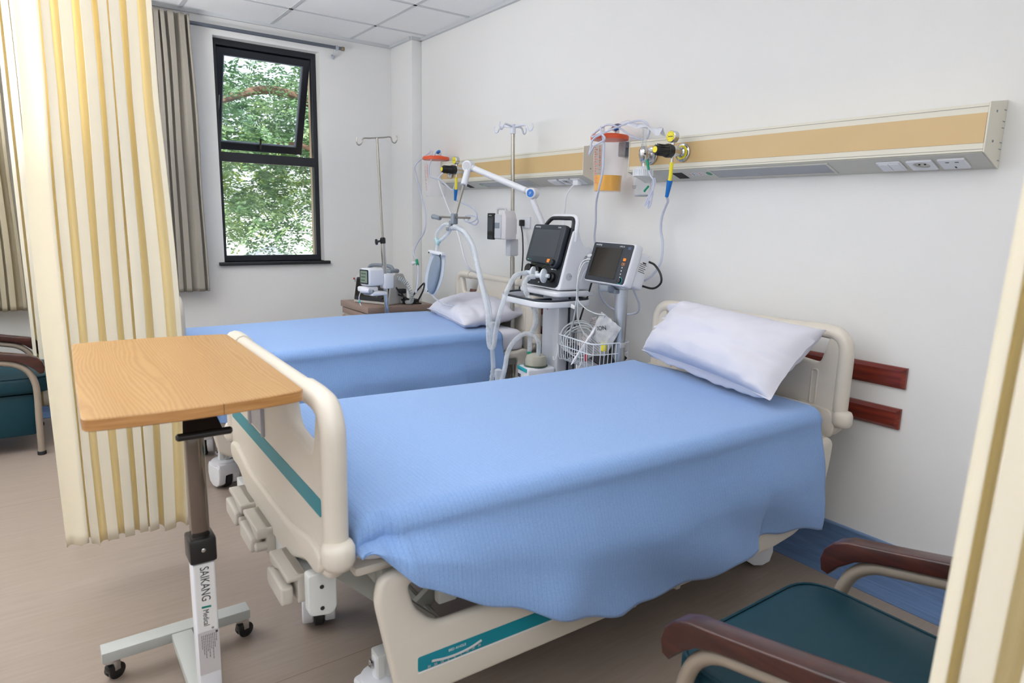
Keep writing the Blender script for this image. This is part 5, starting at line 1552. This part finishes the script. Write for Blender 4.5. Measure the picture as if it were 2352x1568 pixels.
# wire basket on the stand
t2 = thing('wire_basket', 'white wire basket full of cables hooked on the silver monitor stand', 'basket', (2.74, -.30, .62), math.radians(-9))
bw, bd, bh = .34, .225, .13
def rr(e, z): return [(x, y, z) for x, y in rect(-bw/2+e, -bd/2+e, bw/2-e, bd/2-e, .045, 6)]
part('rim', G().tube(rr(0, bh), .0036, 8, closed=True, sub=1).tube(rr(.002, bh*.60), .0024, 6, closed=True, sub=1), 'wire', t2)
g = G(); e = .012
for k in range(12):
    x = -bw/2+.05+(bw-.10)*k/11
    g.tube([(x, -bd/2, bh), (x, -bd/2+.002, bh*.3), (x, -bd/2+e, .006), (x, -bd/2+.04, 0), (x, bd/2-.04, 0), (x, bd/2-e, .006), (x, bd/2-.002, bh*.3), (x, bd/2, bh)], .0019, 6, sub=3)
for k in range(7):
    y = -bd/2+.045+(bd-.09)*k/6
    g.tube([(-bw/2, y, bh), (-bw/2+.002, y, bh*.3), (-bw/2+e, y, .006), (-bw/2+.04, y, -.002), (bw/2-.04, y, -.002), (bw/2-e, y, .006), (bw/2-.002, y, bh*.3), (bw/2, y, bh)], .0019, 6, sub=3)
for sx in (-1, 1):
    for sy in (-1, 1):
        g.tube([(sx*(bw/2-.012), sy*(bd/2-.012), bh), (sx*(bw/2-.012), sy*(bd/2-.012), .01), (sx*(bw/2-.03), sy*(bd/2-.03), 0)], .0019, 6, sub=3)
part('wire_grid', g, 'wire', t2)
g = G()
for x in (-.15, .075):
    g.tube([(x, -bd/2-.003, bh*.62), (x+.012, -bd/2-.006, bh*.3), (x, -bd/2-.012, .0), (x-.014, -bd/2-.016, -.006), (x-.02, -bd/2-.014, .012)], .0022, 6)
part('hook', g, 'wire', t2)
part('pole_bracket', G().box((.155, .055, bh-.012), (.05, .03, .025), r=.004), 'greyl', t2)

BT = Matrix.Translation((2.74, -.30, .62)) @ Matrix.Rotation(math.radians(-9), 4, 'Z')
def coilpts(c, R, turns, n, axis, seed, wob=.012):
    q = V(axis).to_track_quat('Z', 'Y'); rd = random.Random(seed); P = []
    for k in range(turns*n):
        a = 2*PI*k/n; tn = k//n
        r = R*(1+.12*math.sin(tn*2.4+seed))+.004*math.sin(3*a+tn)
        P.append(V(c)+q @ V((r*1.12*math.cos(a)+wob*math.sin(tn*1.7), r*math.sin(a)+wob*math.cos(tn*2.1), (tn-turns/2)*.006+.004*math.sin(a*2+tn))))
    return P
single('coiled_cable', G().tube(coilpts(BT @ V((-.075, -.03, .105)), .078, 7, 18, (.45, -.85, .35), 1.0), .0042, 7, sub=2), 'cable', 'pale grey monitor cable coiled in rings in the wire basket', 'cable', smooth=180)
single('coiled_cable', G().tube(coilpts(BT @ V((.03, .04, .06)), .055, 4, 16, (.1, -.3, .9), 2.2), .0032, 7, sub=2), 'cabled', 'thin dark grey cable bundle lying under the coil in the wire basket', 'cable', smooth=180)
def slab(name, label, cat, T, w, h, th, m, bulge=.4, seed=1):
    def sd(s):
        def fn(u, v):
            a, b = u*2-1, v*2-1; f = (1-a**6)*(1-b**6)
            return T @ V((a*w/2, b*h/2, s*th/2*f+.004*nz(a*4+seed, b*4, 1)*1.5+.002*nz(a*12, b*12, seed)))
        return fn
    g = G().sheet(sd(1), 18, 22); q = G().sheet(sd(-1), 18, 22); g.add(q.v, [f[::-1] for f in q.f])
    return single(name, g, m, label, cat, smooth=60)
TP_ = BT @ frameT((.095, -.02, .135), (.75, .35, -.50), (.55, .10, .80))
pk = slab('foil_package', 'grey foil package leaning in the wire basket, printed with dark letters', 'package', TP_, .13, .26, .016, 'packp')
text('lettering', 'ION', .030, TP_ @ Matrix.Translation((-.040, .045, .0105)) @ Matrix.Rotation(math.radians(42), 4, 'Z'), 'ink', pk, True)
g = G()
for k in range(7): g.plate(rect(-.045, -.02-.012*k, .02+.02*(k % 2), -.017-.012*k), (), .009, .0100, T=TP_)
part('fine_print', g, 'cabled', pk, True)
TP2 = BT @ frameT((.052, -.085, .105), (.75, -.55, .1), (.55, .15, .80))
slab('white_packet', 'narrow white folded packet edge sticking out in front of the foil package', 'packet', TP2, .014, .23, .008, 'white')
for k, (c, u, v, w, h, lb) in enumerate((((-.075, .05, .17), (1, -.1, .25), (-.15, .12, 1), .075, .10, 'grey paper tag with printed lines standing behind the coiled cable'), ((-.055, -.02, .095), (1, -.1, -.3), (.25, .35, .9), .07, .09, 'printed paper tag inside the ring of the coiled cable'))):
    Tt = BT @ frameT(c, u, v)
    q = slab('paper_tag', lb, 'tag', Tt, w, h, .002, 'label', seed=k+3)
    g = G()
    for j in range(8): g.plate(rect(-w*.42, -h*.4+h*.1*j, w*(.3 if j % 3 else .4), -h*.4+h*.1*j+.0022), (), .0022, .003, T=Tt)
    part('print', g, mat('pinkish_print', (150, 138, 140), .7) if 'pinkish_print' not in MATS else MATS['pinkish_print'], q, True)
slab('cuff', 'dark grey folded pressure cuff in the left of the wire basket', 'cuff', BT @ frameT((-.115, 0, .045), (.6, .1, .15), (.05, 1, .1)), .09, .17, .06, mat('dark_grey_cloth', (62, 66, 74), .8))
slab('cuff', 'black folded cuff at the right end of the wire basket', 'cuff', BT @ frameT((.10, .03, .042), (.8, .1, -.15), (-.05, 1, .2)), .12, .15, .05, mat('black_cloth', (40, 38, 42), .8))
single('sensor_clip', G().box((0, 0, 0), (.03, .02, .04), r=.006, T=BT @ Matrix.Translation((.125, -.02, .105))), 'yellow', 'small yellow clip at the back right of the wire basket', 'clip')
single('sensor_clip', G().box((0, 0, 0), (.018, .012, .035), r=.004, T=BT @ Matrix.Translation((.085, -.092, .05))), 'red', 'small red clip behind the front wires of the basket', 'clip')
cord('monitor_cable', 'pale grey lead falling from the left of the monitor into the coil', 'cable',
     [(2.70, -.30, 1.128), (2.681, -.33, 1.115), (2.690, -.37, 1.044), (2.695, -.38, .936), (2.671, -.37, .844), (2.62, -.345, .77), (2.60, -.33, .72)], .0042, 'cable')
cord('monitor_cable', 'thin grey lead swinging from the monitor out to the right and back to the basket', 'cable',
     [(2.70, -.30, 1.09), (2.687, -.33, 1.072), (2.692, -.37, .956), (2.742, -.37, .908), (2.80, -.36, .887), (2.858, -.355, .884), (2.868, -.35, .878), (2.834, -.34, .83), (2.812, -.33, .75)], .003, 'cable')
cord('monitor_cable', 'second pale grey lead hanging beside the first at the left of the monitor', 'cable',
     [(2.71, -.30, 1.14), (2.672, -.33, 1.125), (2.676, -.36, 1.05), (2.70, -.375, .93), (2.70, -.37, .85), (2.72, -.35, .78), (2.76, -.33, .74)], .0036, 'cable')
g = G()
for k, (x, z) in enumerate(((2.69, 1.155), (2.682, 1.135), (2.688, 1.112))): g.cyl((x-.012, -.30, z-.003), (x+.028, -.288, z+.004), .0105, n=12, bev=.003)
part('plug', g, 'greyl', bpy.data.objects['patient_monitor'], True)
single('cable_tag', G().box((0, 0, 0), (.03, .003, .02), r=.0008, T=Matrix.Translation((2.682, -.39, .905)) @ Matrix.Rotation(.2, 4, 'Y')), 'labelp', 'small white tag on the grey leads below the monitor', 'tag')
cord('power_cord', 'black cable looping out from the right side of the monitor', 'cable',
     [(2.955, -.21, 1.150), (3.0, -.20, 1.140), (3.032, -.20, 1.128), (3.068, -.20, 1.090), (3.072, -.20, 1.050), (3.027, -.20, 1.021), (2.958, -.21, 1.028)], .0052, 'black', 10)
cord('power_cord', 'black cord slanting down behind the monitor towards the basket', 'cable',
     [(2.66, -.235, 1.06), (2.652, -.25, 1.00), (2.633, -.25, .945), (2.618, -.27, .86), (2.60, -.28, .78)], .0046, 'black', 8)

# ------------------------------------------------------------------ bedside cabinet and what stands on it
t = thing('bedside_cabinet', 'brown topped bedside cabinet in the corner under the window', 'cabinet', (.69, -.465, 0))
part('carcass', G().box((.69, -.46, .345), (.47, .48, .63), r=.003), 'cream', t, True)
part('cabinet_top', G().box((.69, -.465, .683), (.50, .51, .044), r=.006), 'brownlam', t, True)
part('plinth', G().box((.69, -.45, .02), (.44, .44, .04)), 'brownlam', t, True)
part('front_rail', G().box((.69, -.706, .636), (.46, .014, .04), r=.002), 'brownlam', t, True)
for k, (z, h) in enumerate(((.53, .14), (.27, .35))):
    d = part('drawer' if k == 0 else 'door', G().box((.69, -.709, z), (.455, .018, h), r=.003), 'tanlam', t, True)
    part('handle', G().tube([(.60, -.718, z+.02), (.60, -.738, z+.02), (.78, -.738, z+.02), (.78, -.718, z+.02)], .005, 8, sub=2), 'chrome', d, True)
TL = frameT((.9255, -.60, .60), (0, 1, 0), (0, 0, 1))
lb = part('brand_label', G().plate(rect(-.06, -.03, .16, .05), (), 0, .0008, T=TL), mat('pale_blue_label', (205, 216, 222), .5), t, True)
text('lettering', 'SAIKANG', .034, TL @ Matrix.Translation((-.05, .026, .001)), mat and 'ink', lb, True, sx=.82)
part('slash', G().plate([(.072, .012), (.078, .012), (.086, .042), (.080, .042)], (), .0006, .0014, T=TL), 'inkg', lb, True)
text('lettering', 'Medical', .018, TL @ Matrix.Translation((.092, .022, .001)), 'ink', lb, True, sx=.8)
g = G()
for k in range(3): g.plate(rect(-.05, -.004-.009*k, .05+.02*k, -.001-.009*k), (), .0006, .0012, T=TL)
part('fine_print', g, 'inkg', lb, True)

t = thing('defibrillator', 'grey defibrillator with black front on the bedside cabinet', 'defibrillator', (.745, -.60, .7055), math.radians(27))
pr = rnd([(-.02, .0), (.20, .0), (.20, .15), (.16, .215), (.06, .225), (.02, .19)], .015)
bd_ = part('housing', G().plate(pr, (), -.16, .16, r=.010, T=TT), mat('grey_beige_plastic', (186, 184, 180), .5), t)
TD = frameT((0, -.02, .0), (1, 0, 0), (0, .2, .98))
fr_ = part('front_panel', G().plate(rnd([(-.15, .022), (.15, .022), (.148, .185), (-.148, .185)], .012), (), -.002, .006, r=.002, k=1, T=TD), 'navy2', t)
g = G().lathe([(0, .017), (.008, .016), (.008, 0)], TD @ V((.10, .06, .006)), TD.to_3x3() @ V((0, 0, 1)), 16)
part('mode_dial', g, 'black', fr_)
part('dark_window', G().plate(rect(-.14, .05, .06, .17, .004), (), .0058, .0068, T=TD), 'screen2', fr_)
part('carry_handle', G().tube([(-.11, .10, .22), (-.10, .10, .255), (-.06, .10, .268), (.06, .10, .268), (.10, .10, .255), (.11, .10, .22)], .013, 10), 'grey', t)
for s in (-1, 1):
    part('paddle', G().box((s*.085, .10, .232), (.09, .11, .03), r=.012), 'grey', t)
part('red_button', G().box((-.163, .0, .17), (.006, .012, .014), r=.002), 'red', t)
def spring(P, R, turns, r, m, label):
    P = crom(P, 24); n = len(P); pts = []
    for i in range(n):
        tn = (P[min(i+1, n-1)]-P[max(i-1, 0)]).normalized(); a = tn.orthogonal().normalized() if abs(tn.y) > .9 else tn.cross(V((0, 1, 0))).normalized(); b = tn.cross(a)
        pts.append((P[i], a, b))
    out = []
    N_ = turns*10
    for k in range(N_+1):
        u = k/N_*(n-1); i = min(n-2, int(u)); p = pts[i][0].lerp(pts[i+1][0], u-i)
        an = 2*PI*k/10; out.append(p+pts[i][1]*(R*math.cos(an))+pts[i][2]*(R*math.sin(an)))
    return single('coiled_lead', G().tube(out, r, 6, sub=1), m, label, 'lead', 'coiled paddle leads', smooth=180)
spring([(.81, -.46, .90), (.90, -.42, .87), (.95, -.40, .80), (.94, -.39, .735), (.88, -.40, .722), (.80, -.42, .722)], .013, 30, .0036, 'cable', 'grey coiled lead curling down the right of the defibrillator')
spring([(.60, -.60, .905), (.575, -.63, .88), (.60, -.66, .855)], .013, 8, .0036, 'cable', 'short grey coiled lead at the left top corner of the defibrillator')
rd = random.Random(6)
bl = [[(.78, -.50, .86), (.85, -.47, .83), (.87, -.42, .77), (.82, -.38, .73), (.87, -.34, .715), (.92, -.30, .712)],
      [(.80, -.50, .84), (.83, -.45, .78), (.90, -.42, .76), (.89, -.36, .72), (.80, -.34, .715)],
      [(.79, -.48, .88), (.84, -.46, .80), (.80, -.42, .74), (.88, -.38, .735), (.93, -.36, .715)],
      [(.86, -.30, .715), (.89, -.27, .80), (.87, -.25, .85), (.83, -.26, .82), (.80, -.30, .76), (.82, -.34, .72)]]
lbs = ('thick black lead tangled on the cabinet behind the drip stand', 'black lead dropping straight from the drip stand monitor', 'black lead with end lying towards the cabinet corner', 'black lead standing up in an arch at the back of the cabinet')
for p, s in zip(bl, lbs): cord('black_lead', s, 'lead', p, .0062, 'black', 8, group='black leads on the cabinet')
single('adapter', G().box((.86, -.42, .80), (.035, .05, .035), r=.008), 'black', 'black plug block caught in the leads above the cabinet', 'adapter')
single('adapter', G().box((.85, -.36, .724), (.08, .12, .034), r=.008), 'black', 'black box lying flat on the bedside cabinet', 'adapter')

# small vital-signs monitor on the drip stand
t = thing('vital_signs_monitor', 'small white monitor with green display on the chrome drip stand', 'monitor', (1.02, -.72, .80), math.radians(14))
hb = part('housing', G().box((0, 0, .125), (.105, .13, .115), r=.016, seg=3), 'white', t)
TQ = frameT((0, -.0655, .125), (1, 0, 0), (0, 0, 1))
part('display_rim', G().plate(rect(-.044, -.046, .044, .05, .008), (), -.001, .003, r=.001, k=1, T=TQ), 'navy', hb)
part('display', G().plate(rect(-.034, -.036, .036, .042, .003), (), .002, .004, T=TQ), 'lcd', hb)
g = G()
for k in range(3): g.plate(rect(-.026, -.024+.022*k, .012+.006*k, -.016+.022*k), (), .0036, .0044, T=TQ)
part('digit', g, mat('lcd_digit', (70, 88, 72), .5), hb)
part('keypad', G().box((-.01, -.03, .045), (.10, .10, .035), r=.010), 'white', t)
part('probe_tray', G().box((.03, .0, .018), (.11, .12, .025), r=.010), 'white', t)
part('probe', G().tube([(-.02, -.066, .03), (.03, -.07, .026), (.075, -.05, .034)], .014, 10), 'grey', t)
part('sheath', G().tube([(-.01, -.075, .036), (.03, -.082, .040), (.06, -.07, .040)], lambda u: .018-.03*u, 10), 'sheet', t)
part('pole_clip', G().box((.035, .095, .095), (.06, .075, .10), r=.008), 'white', t)
part('sensor_lead', G().tube([(-.045, -.06, .03), (-.046, -.075, -.01), (-.035, -.08, -.04), (-.02, -.08, -.065)], .0026, 6), 'white', t)
part('blue_clip', G().box((-.034, -.08, -.04), (.008, .008, .022), r=.002).box((-.034, -.08, -.04), (.02, .006, .006), r=.002), 'tealring', t)
# ------------------------------------------------------------------ daylight, lamps, camera
w = bpy.data.worlds.new('sky'); S.world = w; w.use_nodes = True
N = w.node_tree.nodes; L = w.node_tree.links
bg = N['Background']
tc = N.new('ShaderNodeTexCoord'); sx = N.new('ShaderNodeSeparateXYZ'); L.new(tc.outputs['Generated'], sx.inputs[0])
r = N.new('ShaderNodeValToRGB'); r.color_ramp.elements[0].position = 0; r.color_ramp.elements[0].color = (.95, .97, 1, 1)
r.color_ramp.elements[1].position = .7; r.color_ramp.elements[1].color = (.55, .72, 1, 1)
L.new(sx.outputs[2], r.inputs[0]); L.new(r.outputs[0], bg.inputs[0]); bg.inputs[1].default_value = 2.2

def area(name, loc, size, power, col, rot=(0, 0, 0), spread=180):
    l = bpy.data.lights.new(name, 'AREA'); l.shape = 'RECTANGLE'; l.size, l.size_y = size; l.energy = power; l.color = col
    l.spread = math.radians(spread)
    o = bpy.data.objects.new(name, l); COL.objects.link(o); o.location = loc; o.rotation_euler = rot
    return o
area('ceiling_light', (4.1, -2.0, 2.63), (1.8, 1.8), 18, (.985, .99, 1))
area('ceiling_light', (1.5, -2.2, 2.63), (1.2, 1.2), 7, (.985, .99, 1))
area('ceiling_light', (6.4, -3.6, 2.63), (1.2, 1.2), 10, (.985, .99, 1))
# unseen uplights added to brighten the ceiling, beside and behind the camera
area('added_uplight', (5.7, -3.2, 1.75), (1.0, 1.0), 44, (.985, .99, 1), (math.radians(180), 0, 0), 160)
area('added_uplight', (1.9, -3.7, 1.35), (1.4, 1.4), 185, (.985, .99, 1), (math.radians(180), 0, 0), 170)
# daylight from the windows of the walls behind the camera
area('window_daylight', (4.4, -5.9, 1.6), (5.0, 1.6), 16, (.90, .95, 1), (math.radians(90), 0, 0))
area('window_daylight', (7.55, -2.6, 1.6), (3.6, 1.6), 18, (.90, .95, 1), (math.radians(90), 0, math.radians(90)))
s = bpy.data.lights.new('sun', 'SUN'); s.energy = 9; s.angle = math.radians(2); s.color = (1, .95, .85)
so = bpy.data.objects.new('sun', s); COL.objects.link(so); so.location = (0, 0, 8)
so.rotation_euler = V((-.62, .28, -.72)).to_track_quat('-Z', 'Y').to_euler()

yaw, pit, rol = (math.radians(a) for a in (144.168, 10.4515, 1.3545))
fw = V((math.cos(pit)*math.cos(yaw), math.cos(pit)*math.sin(yaw), -math.sin(pit)))
rt = V((math.sin(yaw), -math.cos(yaw), 0)); u = rt.cross(fw)
r2 = rt*math.cos(rol)+u*math.sin(rol); u2 = -rt*math.sin(rol)+u*math.cos(rol)
cam = bpy.data.cameras.new('camera'); co = bpy.data.objects.new('camera', cam); COL.objects.link(co)
mw = Matrix((r2, u2, -fw)).transposed().to_4x4(); mw.translation = V((5.164, -2.55, 1.326)); co.matrix_world = mw
cam.sensor_width = 36; cam.lens = 1526.4/2352*36; cam.clip_start = .05
cam.dof.use_dof = True; cam.dof.focus_distance = 3.1; cam.dof.aperture_fstop = 5.0
S.camera = co
S.view_settings.view_transform = 'Standard'; S.view_settings.look = 'None'; S.view_settings.gamma = 1
S.view_settings.exposure = -.08
S.cycles.max_bounces = 10; S.cycles.diffuse_bounces = 5; S.cycles.transparent_max_bounces = 24
S.cycles.sample_clamp_indirect = 6
S.cycles.caustics_reflective = False; S.cycles.caustics_refractive = False
